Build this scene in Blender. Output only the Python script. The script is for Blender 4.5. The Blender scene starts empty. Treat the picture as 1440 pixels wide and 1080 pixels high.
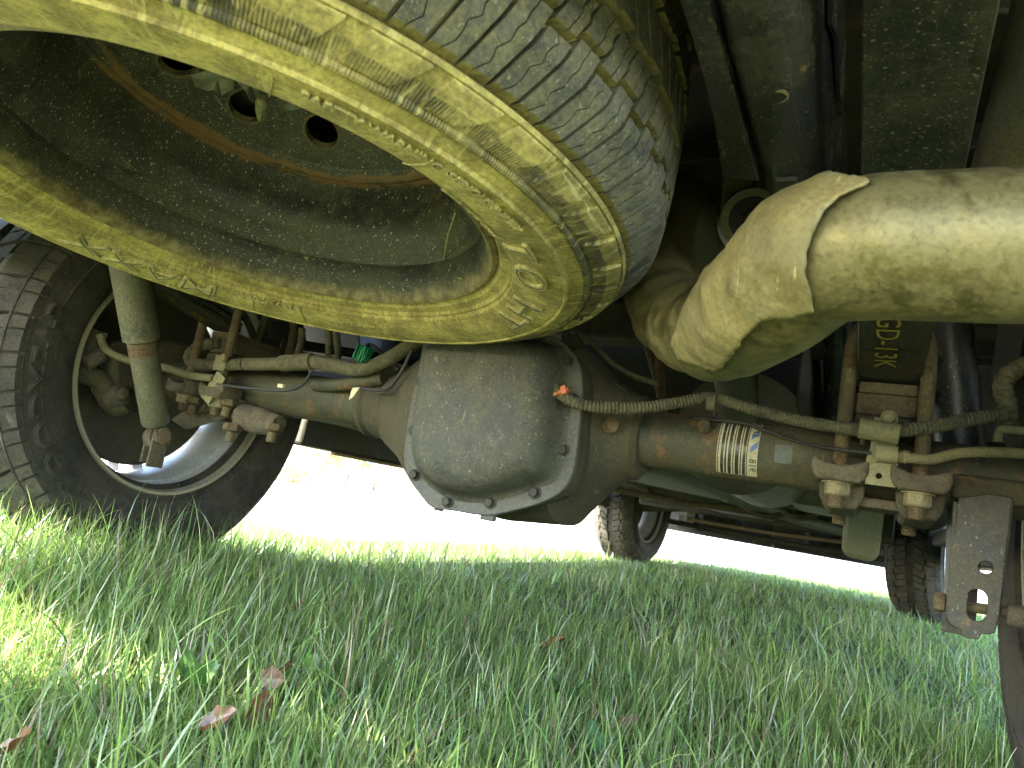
import bpy, bmesh, math, random
import numpy as np
from mathutils import Vector, Matrix, Quaternion
random.seed(7); rng = np.random.default_rng(7)
PI = math.pi
scn = bpy.context.scene
col = scn.collection

# ------------------------------------------------------------------ camera
CAM = Vector((0.58309887, -1.08662554, 0.27913412))
RGT = Vector((0.8893520321862793, 0.42438476334754754, 0.17014856885845794))
DWN = Vector((0.08628102409339172, 0.2096756241024101, -0.9739567328884073))
FWD = Vector((-0.44900840496312633, 0.8808709924249469, 0.14985909040414674))
FOC = 1039.95
cd = bpy.data.cameras.new('camera'); cam = bpy.data.objects.new('camera', cd); col.objects.link(cam)
cam.matrix_world = Matrix(((RGT.x, -DWN.x, -FWD.x, CAM.x), (RGT.y, -DWN.y, -FWD.y, CAM.y), (RGT.z, -DWN.z, -FWD.z, CAM.z), (0, 0, 0, 1)))
cd.sensor_width = 36.0; cd.lens = FOC / 1440 * 36; cd.clip_start = 0.02; cd.clip_end = 2000
cd.dof.use_dof = True; cd.dof.focus_distance = 0.95; cd.dof.aperture_fstop = 14.0
scn.camera = cam

# ------------------------------------------------------------------ light
SUN = Vector((-0.50, -1.10, 1.0)).normalized()
w = bpy.data.worlds.new('World'); scn.world = w; w.use_nodes = True
nt = w.node_tree; bg = nt.nodes['Background']
sky = nt.nodes.new('ShaderNodeTexSky'); sky.sky_type = 'NISHITA'; sky.sun_disc = False
sky.sun_elevation = math.asin(SUN.z); sky.sun_rotation = math.atan2(SUN.x, SUN.y)
nt.links.new(sky.outputs[0], bg.inputs[0]); bg.inputs[1].default_value = 0.15
sd = bpy.data.lights.new('sun', 'SUN'); sd.energy = 5.0; sd.angle = math.radians(0.5); sd.color = (1.0, 0.94, 0.84)
so = bpy.data.objects.new('sun', sd); col.objects.link(so); so.rotation_euler = SUN.to_track_quat('Z', 'Y').to_euler()
scn.view_settings.view_transform = 'Standard'; scn.view_settings.look = 'None'
scn.view_settings.exposure = 3.35; scn.view_settings.gamma = 1.0; scn.view_settings.use_curve_mapping = False

def at(px, py, X=None, Y=None, Z=None, d=None):
    """the point of the place seen at a pixel of the 1440x1080 photo, on the plane X=, Y= or Z= or at depth d"""
    r = RGT * ((px - 720) / FOC) + DWN * ((py - 540) / FOC) + FWD
    if d is not None: t = d
    elif X is not None: t = (X - CAM.x) / r.x
    elif Y is not None: t = (Y - CAM.y) / r.y
    else: t = (Z - CAM.z) / r.z
    return CAM + r * t
def proj(P):
    q = Vector(P) - CAM; z = q.dot(FWD)
    return 720 + FOC * q.dot(RGT) / z, 540 + FOC * q.dot(DWN) / z

# ------------------------------------------------------------------ materials
def newmat(name):
    m = bpy.data.materials.new(name); m.use_nodes = True
    t = m.node_tree; return m, t, t.nodes['Principled BSDF']
def N(t, kind, **kw):
    n = t.nodes.new(kind)
    for k, v in kw.items():
        if k.startswith('i_'):
            key = k[2:]; key = int(key) if key.isdigit() else key.replace('_', ' ')
            n.inputs[key].default_value = v
        else: setattr(n, k, v)
    return n
def ramp(t, src, a, b, va=0.0, vb=1.0):
    n = N(t, 'ShaderNodeMapRange'); n.interpolation_type = 'SMOOTHSTEP'
    n.inputs[1].default_value = a; n.inputs[2].default_value = b; n.inputs[3].default_value = va; n.inputs[4].default_value = vb
    t.links.new(src, n.inputs[0]); return n.outputs[0]
def mixc(t, f, a, b):
    n = N(t, 'ShaderNodeMix', data_type='RGBA')
    if isinstance(f, (int, float)): n.inputs[0].default_value = f
    else: t.links.new(f, n.inputs[0])
    for s, v in ((n.inputs[6], a), (n.inputs[7], b)):
        if hasattr(v, 'links'): t.links.new(v, s)
        else: s.default_value = (*v, 1)
    return n.outputs[2]
def mth(t, op, a, b=None):
    n = N(t, 'ShaderNodeMath', operation=op)
    for i, v in enumerate((a, b)):
        if v is None: continue
        if hasattr(v, 'links'): t.links.new(v, n.inputs[i])
        else: n.inputs[i].default_value = v
    return n.outputs[0]
def noise(t, vec, scale, detail=5, rough=.6, dist=0.0):
    n = N(t, 'ShaderNodeTexNoise', i_Scale=scale, i_Detail=detail, i_Roughness=rough, i_Distortion=dist); t.links.new(vec, n.inputs['Vector']); return n.outputs[0]
def specks(t, vec, scale, size):
    v = N(t, 'ShaderNodeTexVoronoi', i_Scale=scale); t.links.new(vec, v.inputs['Vector'])
    s = N(t, 'ShaderNodeSeparateColor'); t.links.new(v.outputs['Color'], s.inputs[0])
    lim = mth(t, 'MULTIPLY', mth(t, 'POWER', s.outputs[0], 3.0), size)
    return mth(t, 'LESS_THAN', v.outputs['Distance'], lim)
def scratches(t, vec, scale, thresh=.62):
    mp = N(t, 'ShaderNodeMapping'); mp.inputs['Scale'].default_value = (scale, scale * .06, scale * .25); mp.inputs['Rotation'].default_value = (.5, .4, .9)
    t.links.new(vec, mp.inputs[0]); return ramp(t, noise(t, mp.outputs[0], 1.0, 6, .75, .4), thresh, thresh + .05)
def dusty(name, base, dust, amt=.5, rough=.7, metal=0.0, scale=9.0, rust=None, rust_amt=.3, speck=0.0, bump=.25, fine=260.0, dust2=None, scr=0.0, extra=None):
    m, t, b = newmat(name)
    tc = N(t, 'ShaderNodeTexCoord'); v = tc.outputs['Object']
    n1 = noise(t, v, scale, 8, .68, .3); n2 = noise(t, v, scale * 7, 6, .7); n3 = noise(t, v, fine, 3, .6)
    f = mth(t, 'ADD', mth(t, 'MULTIPLY', n1, .62), mth(t, 'MULTIPLY', n2, .38))
    f = ramp(t, f, .52 - amt * .22 - .06, .52 - amt * .22 + .10)
    f = mth(t, 'MULTIPLY', f, min(1.0, .35 + amt * .75))
    d = dust if dust2 is None else mixc(t, ramp(t, noise(t, v, scale * 2.3, 4), .4, .65), dust, dust2)
    c = mixc(t, f, base, d)
    c = mixc(t, ramp(t, n3, .3, .75, 0, .45), c, tuple(x * .3 for x in base))
    c = mixc(t, ramp(t, noise(t, v, scale * .45, 5, .6, .6), .48, .68, 0, .55), c, tuple(x * .8 for x in base))
    if rust:
        rf = ramp(t, noise(t, v, scale * 1.7, 9, .72, .5), .62 - rust_amt * .3, .72 - rust_amt * .3)
        rc = mixc(t, ramp(t, n2, .4, .62), rust, tuple(x * .45 for x in rust))
        c = mixc(t, mth(t, 'MULTIPLY', rf, .8), c, rc)
    if scr: c = mixc(t, mth(t, 'MULTIPLY', scratches(t, v, 90), scr), c, tuple(min(.6, x * 1.7 + .05) for x in dust))
    if speck:
        mpv = N(t, 'ShaderNodeMapping'); mpv.inputs['Scale'].default_value = (1, 1.6, .7); mpv.inputs['Rotation'].default_value = (.3, .8, .5); t.links.new(v, mpv.inputs[0])
        c = mixc(t, mth(t, 'MULTIPLY', specks(t, mpv.outputs[0], 230, .34), speck), c, (.42, .40, .28))
        c = mixc(t, mth(t, 'MULTIPLY', specks(t, v, 560, .42), speck * .8), c, (.36, .34, .23))
    if extra: c = extra(t, tc, c, n1, n2)
    t.links.new(c, b.inputs['Base Color'])
    t.links.new(ramp(t, f, 0, 1, rough, min(.97, rough + .25)), b.inputs['Roughness'])
    if metal: t.links.new(ramp(t, f, 0, 1, metal, metal * .2), b.inputs['Metallic'])
    bp = N(t, 'ShaderNodeBump', i_Strength=bump, i_Distance=.0015)
    t.links.new(mth(t, 'ADD', n2, mth(t, 'MULTIPLY', n3, .6)), bp.inputs['Height']); t.links.new(bp.outputs[0], b.inputs['Normal'])
    return m
def plain(name, c, rough=.6, metal=0.0):
    m, t, b = newmat(name); tc = N(t, 'ShaderNodeTexCoord')
    n1 = noise(t, tc.outputs['Object'], 60, 5)
    t.links.new(mixc(t, n1, tuple(x * .7 for x in c), tuple(min(1, x * 1.2) for x in c)), b.inputs['Base Color'])
    b.inputs['Roughness'].default_value = rough; b.inputs['Metallic'].default_value = metal; return m

DUST = (.56, .475, .155); DUST2 = (.32, .27, .09); TAN = (.36, .31, .14)
def radial(t, tc):
    s = N(t, 'ShaderNodeSeparateXYZ'); t.links.new(tc.outputs['Object'], s.inputs[0])
    r = mth(t, 'SQRT', mth(t, 'ADD', mth(t, 'MULTIPLY', s.outputs[0], s.outputs[0]), mth(t, 'MULTIPLY', s.outputs[1], s.outputs[1])))
    return r, mth(t, 'ARCTAN2', s.outputs[1], s.outputs[0]), s.outputs[2]
def spare_side(t, tc, c, n1, n2):
    r, a, z = radial(t, tc)
    # finely ribbed darker rubber band below the shoulder, where less dust holds
    band = mth(t, 'MULTIPLY', ramp(t, r, .352, .354), ramp(t, r, .3725, .3745, 1, 0))
    ribs = mth(t, 'SINE', mth(t, 'MULTIPLY', a, 900.0))
    c = mixc(t, mth(t, 'MULTIPLY', band, ramp(t, mth(t, 'ADD', n1, mth(t, 'MULTIPLY', ribs, .06)), .44, .60, 1.0, .35)), c, (.05, .047, .028))
    # streaks of dirt washed across the rubber, and thin circular wear lines
    cb = N(t, 'ShaderNodeCombineXYZ'); t.links.new(mth(t, 'MULTIPLY', r, 260.0), cb.inputs[0]); t.links.new(mth(t, 'MULTIPLY', a, 4.0), cb.inputs[1])
    st = noise(t, cb.outputs[0], 1.0, 4, .6)
    c = mixc(t, ramp(t, st, .5, .74, 0, .45), c, (.14, .12, .045))
    c = mixc(t, ramp(t, noise(t, tc.outputs['Object'], 150, 6, .8), .5, .66, 0, .5), c, (.10, .088, .035))
    cb2 = N(t, 'ShaderNodeCombineXYZ'); t.links.new(mth(t, 'MULTIPLY', r, 30.0), cb2.inputs[0]); t.links.new(mth(t, 'MULTIPLY', a, 40.0), cb2.inputs[1])
    c = mixc(t, ramp(t, noise(t, cb2.outputs[0], 1.0, 6, .7, 1.0), .54, .64, 0, .6), c, (.56, .5, .2))
    return c
M = {}
M['spare_side'] = dusty('dusty_sidewall_rubber', (.085, .075, .032), DUST, .9, .78, scale=12, dust2=DUST2, bump=.5, scr=.6, extra=spare_side)
M['spare_tread'] = dusty('dusty_tread_rubber', (.045, .045, .036), (.22, .205, .11), .45, .72, scale=30, dust2=(.17, .165, .12), bump=.6, scr=.35, speck=.4)
M['groove'] = dusty('dirt_filled_groove', (.09, .08, .035), (.34, .30, .12), .6, .9, scale=30)
M['letter'] = dusty('raised_letter_rubber', (.12, .11, .05), (.5, .45, .2), .9, .8, scale=60)
def rim_extra(t, tc, c, n1, n2):
    r, a, z = radial(t, tc)
    v = tc.outputs['Object']
    wob = mth(t, 'MULTIPLY', mth(t, 'SUBTRACT', noise(t, v, 16, 4), .5), .016)
    zz = mth(t, 'ABSOLUTE', mth(t, 'SUBTRACT', mth(t, 'ADD', z, wob), .166))
    z = mth(t, 'ADD', z, .141)
    zz = mth(t, 'ABSOLUTE', mth(t, 'SUBTRACT', mth(t, 'ADD', z, wob), .168))
    th = ramp(t, noise(t, v, 9, 5, .7), .38, .66, .0015, .008)
    ok = mth(t, 'MULTIPLY', ramp(t, mth(t, 'DIVIDE', zz, th), .35, 1.2, 1, 0), ramp(t, r, .185, .19))
    c = mixc(t, mth(t, 'MULTIPLY', ok, .8), c, mixc(t, n2, (.05, .03, .015), (.30, .15, .05)))
    zw = mth(t, 'ADD', z, mth(t, 'MULTIPLY', mth(t, 'SUBTRACT', noise(t, v, 30, 6), .5), .03))
    lip = ramp(t, zw, .030, .046, 1, 0)
    c = mixc(t, mth(t, 'MULTIPLY', lip, .85), c, mixc(t, ramp(t, n2, .35, .65), (.15, .10, .045), (.34, .29, .14)))
    return c
M['rim'] = dusty('black_steel_rim', (.022, .022, .018), (.12, .11, .055), .22, .42, scale=11, speck=.75, scr=.6, bump=.15, extra=rim_extra)
M['hole'] = dusty('rusty_hole_edge', (.05, .045, .025), (.2, .16, .07), .6, .8, scale=40)
M['tyre'] = dusty('brown_dusty_tyre_rubber', (.022, .020, .018), (.10, .085, .06), .3, .85, scale=8, bump=.3)
M['tyre_tread'] = dusty('dusty_tyre_tread', (.032, .030, .026), (.12, .105, .075), .4, .85, scale=16, bump=.5)
M['alloy'] = dusty('brushed_alloy', (.72, .72, .74), (.45, .42, .32), .22, .35, metal=.2, scale=12, bump=.05, speck=.25)
M['alloy_lip'] = dusty('dusty_alloy_lip', (.36, .34, .28), (.34, .30, .18), .5, .5, metal=.2, scale=14)
M['black'] = dusty('black_frame_paint', (.022, .024, .024), (.085, .08, .04), .08, .2, scale=13, rust=(.26, .15, .05), rust_amt=.05, speck=.18, scr=.4, bump=.2)
M['bracket'] = dusty('worn_black_bracket_paint', (.024, .024, .022), (.12, .11, .065), .3, .5, scale=20, speck=.3, scr=.6, rust=(.2, .12, .05), rust_amt=.12)
M['leaf'] = dusty('black_spring_steel', (.022, .024, .02), (.085, .082, .042), .16, .3, scale=12, speck=.3, scr=.45, bump=.2)
M['cover'] = dusty('cast_cover', (.036, .038, .032), (.115, .112, .075), .4, .6, scale=9, speck=.3, scr=.6, bump=.4, dust2=(.15, .145, .09))
M['flange'] = dusty('grey_cast_flange', (.055, .058, .055), (.14, .135, .10), .4, .55, scale=14, bump=.4)
M['axle'] = dusty('dusty_axle_tube', (.030, .034, .022), (.105, .098, .045), .42, .6, scale=11, rust=(.16, .095, .035), rust_amt=.32, scr=.5, bump=.3)
M['housing'] = dusty('rusty_axle_housing', (.036, .035, .021), (.11, .098, .048), .42, .7, scale=10, rust=(.10, .07, .032), rust_amt=.32, scr=.5, bump=.5)
M['rust'] = dusty('rusted_steel', (.07, .052, .028), (.16, .13, .065), .6, .85, scale=25, rust=(.13, .075, .035), rust_amt=.5, bump=.8)
M['cast'] = dusty('rusty_cast_iron', (.055, .05, .036), (.16, .14, .085), .6, .9, scale=30, rust=(.11, .07, .04), rust_amt=.4, bump=1.2, fine=420)
M['bolt'] = dusty('corroded_bolt_steel', (.15, .135, .08), (.32, .28, .15), .6, .7, metal=.2, scale=60, rust=(.24, .14, .06), rust_amt=.3, bump=.7)
M['boltdark'] = dusty('dark_bolt_head', (.02, .02, .018), (.08, .075, .05), .3, .6, scale=60)
def heat(t, tc, c, n1, n2):
    # heat tint and salt pitting on the steel
    v = tc.outputs['Object']; mp = N(t, 'ShaderNodeMapping'); mp.inputs['Scale'].default_value = (3, 14, 22); t.links.new(v, mp.inputs[0])
    c = mixc(t, ramp(t, noise(t, mp.outputs[0], 1.6, 5), .45, .65, 0, .45), c, (.21, .185, .08))
    return mixc(t, ramp(t, noise(t, v, 230, 3, .7), .56, .66, 0, .6), c, (.10, .085, .038))
M['exhaust'] = dusty('dull_exhaust_steel', (.165, .145, .06), (.20, .17, .07), .3, .34, metal=.78, scale=16, bump=.25, dust2=(.26, .23, .10), extra=heat)
M['sleeve'] = dusty('weathered_exhaust_sleeve', (.15, .13, .06), (.33, .27, .10), .55, .42, metal=.55, scale=13, bump=.5, dust2=(.34, .29, .13), scr=.5, rust=(.33, .24, .08), rust_amt=.12)
M['pipe2'] = dusty('grey_muffler_steel', (.16, .155, .12), (.2, .18, .1), .4, .5, metal=.4, scale=9, bump=.2)
M['hose'] = dusty('dusty_corrugated_loom', (.03, .028, .02), (.17, .155, .08), .5, .8, scale=60, bump=.4)
M['wire'] = plain('black_wire', (.03, .03, .028), .6)
M['olive_hose'] = dusty('olive_rubber_brake_hose', (.10, .095, .05), (.21, .19, .09), .7, .6, scale=40)
M['zinc'] = dusty('dull_zinc_plate', (.18, .17, .09), (.27, .25, .125), .6, .5, metal=.3, scale=30, bump=.2)
M['yellow'] = plain('yellow_stencil_paint', (.5, .43, .08), .7)
M['ink'] = plain('black_ink', (.03, .03, .03), .7)
M['blueink'] = plain('blue_ink', (.09, .16, .34), .7)
M['paper'] = dusty('dirty_paper_label', (.5, .48, .33), (.36, .31, .17), .4, .7, scale=40, bump=.05)
M['green'] = plain('green_plastic', (.01, .23, .09), .4)
M['orange'] = plain('orange_plastic', (.5, .14, .05), .5)
M['white'] = plain('pale_plastic', (.55, .5, .3), .5)
M['plastic'] = dusty('greyed_plastic_film', (.10, .105, .08), (.22, .21, .14), .4, .35, scale=40)
M['under'] = dusty('dark_underbody', (.022, .021, .017), (.10, .09, .045), .3, .6, scale=7, rust=(.16, .09, .04), rust_amt=.2, bump=.3)
M['shield'] = dusty('grass_tinted_plastic_shield', (.17, .19, .12), (.26, .26, .15), .5, .5, scale=5, bump=.1)  # green of reflected grass put into the base colour
M['panel'] = dusty('olive_heat_shield', (.20, .185, .11), (.30, .27, .14), .4, .45, metal=.5, scale=9, bump=.2, speck=.3)
M['copper'] = dusty('copper_tinted_trim', (.3, .17, .09), (.3, .24, .13), .5, .4, metal=.5, scale=14)
M['shockpaint'] = dusty('dusty_shock_paint', (.035, .04, .03), (.16, .15, .075), .5, .5, scale=15, speck=.35, scr=.4, bump=.2)
M['blackgloss'] = dusty('glossy_black_shock', (.018, .02, .024), (.08, .08, .07), .2, .32, scale=20, speck=.4)
M['plastic_black'] = dusty('black_bumper_plastic', (.02, .02, .02), (.07, .065, .05), .3, .6)
M['body'] = plain('white_car_paint', (.72, .72, .72), .35)
M['glass'] = plain('dark_car_glass', (.03, .035, .04), .1)
M['chrome'] = plain('bumper_steel', (.4, .4, .41), .3, .8)
M['housewall'] = plain('tan_siding', (.42, .3, .2), .8)
M['bluep'] = plain('blue_painted_board', (.08, .17, .5), .6)
M['pale'] = plain('pale_render_wall', (.75, .68, .66), .8)

# ------------------------------------------------------------------ object helpers
def mark(o, label=None, cat=None, group=None, kind=None):
    if label: o['label'] = label
    if cat: o['category'] = cat
    if group: o['group'] = group
    if kind: o['kind'] = kind
    return o
def empty(name, loc=(0, 0, 0), mat=None, parent=None):
    o = bpy.data.objects.new(name, None); col.objects.link(o); o.empty_display_size = .1
    o.location = loc
    if mat is not None: o.matrix_world = mat
    if parent: o.parent = parent
    return o
def link(name, me, mats, parent=None, smooth=True, ang=35, bevel=0.0):
    for m in (mats if isinstance(mats, (list, tuple)) else [mats]): me.materials.append(m)
    if smooth:
        me.polygons.foreach_set('use_smooth', [True] * len(me.polygons))
        me.set_sharp_from_angle(angle=math.radians(ang))
    o = bpy.data.objects.new(name, me); col.objects.link(o)
    if parent: o.parent = parent
    if bevel:
        b = o.modifiers.new('bevel', 'BEVEL'); b.width = bevel; b.segments = 2; b.limit_method = 'ANGLE'; b.angle_limit = math.radians(40)
        b.harden_normals = False
    return o
class G:
    def __init__(s): s.v = []; s.f = []; s.mi = []; s.cur = 0
    def add(s, vs, fs):
        o = len(s.v); s.v += [tuple(x) for x in vs]; s.f += [tuple(i + o for i in f) for f in fs]; s.mi += [s.cur] * len(fs); return s
    def box(s, c, size, R=None):
        c = Vector(c); h = Vector(size) / 2; vs = []
        for z in (-1, 1):
            for y in (-1, 1):
                for x in (-1, 1):
                    p = Vector((x * h.x, y * h.y, z * h.z)); vs.append(c + (R @ p if R else p))
        return s.add(vs, [(0, 2, 3, 1), (4, 5, 7, 6), (0, 1, 5, 4), (2, 6, 7, 3), (0, 4, 6, 2), (1, 3, 7, 5)])
    def rings(s, rings, close=True, caps=(True, True)):
        n = len(rings[0]); vs = [p for r in rings for p in r]; fs = []
        for i in range(len(rings) - 1):
            for j in range(n if close else n - 1):
                k = (j + 1) % n; fs.append((i * n + j, i * n + k, (i + 1) * n + k, (i + 1) * n + j))
        if caps[0]: fs.append(tuple(range(n))[::-1])
        if caps[1]: fs.append(tuple((len(rings) - 1) * n + j for j in range(n)))
        return s.add(vs, fs)
    def tube(s, pts, r, seg=16, caps=True, arc=None):
        pts = [Vector(p) for p in pts]; n = len(pts)
        rr = r if isinstance(r, (list, tuple)) else [r] * n
        fr = frames(pts); R = []
        for i in range(n):
            u, v = fr[i]
            R.append([pts[i] + (u * math.cos(2 * PI * j / seg) + v * math.sin(2 * PI * j / seg)) * rr[i] for j in range(seg)])
        return s.rings(R, True, (caps, caps))
    def lathe(s, prof, c=(0, 0, 0), axis=(0, 0, 1), seg=48, close=False):
        a = Vector(axis).normalized(); u = a.orthogonal().normalized(); v = a.cross(u); c = Vector(c)
        if abs(a.z) > .999: u, v = Vector((1, 0, 0)), Vector((0, a.z, 0))
        n = len(prof); vs = []; fs = []
        for j in range(seg):
            t = 2 * PI * j / seg; d = u * math.cos(t) + v * math.sin(t)
            for r, z in prof: vs.append(c + d * r + a * z)
        for j in range(seg):
            k = (j + 1) % seg
            for i in range(n if close else n - 1):
                m = (i + 1) % n; fs.append((j * n + i, k * n + i, k * n + m, j * n + m))
        return s.add(vs, fs)
    def hexn(s, c, axis, r, h, seg=6):
        a = Vector(axis).normalized(); c = Vector(c)
        return s.tube([c, c + a * h * .85, c + a * h], [r, r, r * .86], seg)
    def mesh(s, name):
        me = bpy.data.meshes.new(name); me.from_pydata(s.v, [], s.f)
        if any(s.mi): me.polygons.foreach_set('material_index', s.mi)
        bm = bmesh.new(); bm.from_mesh(me); bmesh.ops.recalc_face_normals(bm, faces=bm.faces); bm.to_mesh(me); bm.free()
        return me
    def build(s, name, mats, parent=None, **kw): return link(name, s.mesh(name), mats, parent, **kw)
def frames(pts):
    n = len(pts); T = [(pts[min(i + 1, n - 1)] - pts[max(i - 1, 0)]).normalized() for i in range(n)]
    u = T[0].orthogonal().normalized(); out = []
    for i in range(n):
        if i: u = (T[i - 1].rotation_difference(T[i]) @ u)
        u = (u - T[i] * u.dot(T[i])).normalized(); out.append((u, T[i].cross(u)))
    return out
def smooth_path(pts, k=8, vals=None):
    P = [Vector(p) for p in pts]; P = [2 * P[0] - P[1]] + P + [2 * P[-1] - P[-2]]; out = []; ov = []
    for i in range(1, len(P) - 2):
        for j in range(k):
            t = j / k; a, b, c, d = P[i - 1:i + 3]
            out.append(.5 * ((2 * b) + (c - a) * t + (2 * a - 5 * b + 4 * c - d) * t * t + (3 * b - a - 3 * c + d) * t ** 3))
            if vals: ov.append(vals[i - 1] * (1 - t) + vals[i] * t)
    out.append(P[-2]); 
    if vals: ov.append(vals[-1]); return out, ov
    return out
def resample(pts, step):
    out = [pts[0]]; acc = 0
    for a, b in zip(pts, pts[1:]):
        L = (b - a).length
        while acc + L >= step:
            t = (step - acc) / L; a = a.lerp(b, t); out.append(a.copy()); L = (b - a).length; acc = 0
        acc += L
    return out
def corrugated(name, pts, r, mat, parent, step=.0026, depth=.0016, seg=12):
    p = resample(smooth_path(pts), step); rr = [r + (depth if i % 2 else 0) + random.uniform(-.0002, .0002) for i in range(len(p))]
    return G().tube(p, rr, seg).build(name, mat, parent, ang=20)
def wire(name, pts, r, mat, parent, k=8, seg=10): return G().tube(smooth_path(pts, k), r, seg).build(name, mat, parent)
def plate_mesh(outlines, thick, bevel=0.0):
    cu = bpy.data.curves.new('plate', 'CURVE'); cu.dimensions = '2D'; cu.fill_mode = 'BOTH'; cu.extrude = max(thick / 2 - bevel, 1e-4); cu.bevel_depth = bevel; cu.bevel_resolution = 1; cu.offset = -bevel
    for ol in outlines:
        sp = cu.splines.new('POLY'); sp.points.add(len(ol) - 1); sp.use_cyclic_u = True
        for i, (x, y) in enumerate(ol): sp.points[i].co = (x, y, 0, 1)
    o = bpy.data.objects.new('plate', cu); me = bpy.data.meshes.new_from_object(o); bpy.data.objects.remove(o); bpy.data.curves.remove(cu); return me
def ellipse(cx, cy, rx, ry=None, n=20):
    ry = rx if ry is None else ry
    return [(cx + rx * math.cos(2 * PI * i / n), cy + ry * math.sin(2 * PI * i / n)) for i in range(n)]
def slot(cx, cy, w, h, n=8):
    r = w / 2; k = h / 2 - r
    return [(cx + r * math.cos(a), cy + k + r * math.sin(a)) for a in [PI * i / n for i in range(n + 1)]] + [(cx + r * math.cos(a), cy - k + r * math.sin(a)) for a in [PI + PI * i / n for i in range(n + 1)]]
def xform(me, fn):
    co = np.empty(len(me.vertices) * 3); me.vertices.foreach_get('co', co); co = co.reshape(-1, 3)
    out = np.array([tuple(fn(*p)) for p in co]); me.vertices.foreach_set('co', out.ravel()); me.update(); return me
_fn = {}
def text_mesh(s, size, extr, offset=0.0, align='LEFT', subdiv=True):
    cu = bpy.data.curves.new('txt', 'FONT'); cu.body = s; cu.size = size; cu.extrude = extr; cu.offset = offset; cu.align_x = align; cu.resolution_u = 3
    o = bpy.data.objects.new('txt', cu); me = bpy.data.meshes.new_from_object(o); bpy.data.objects.remove(o); bpy.data.curves.remove(cu)
    return me

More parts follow.
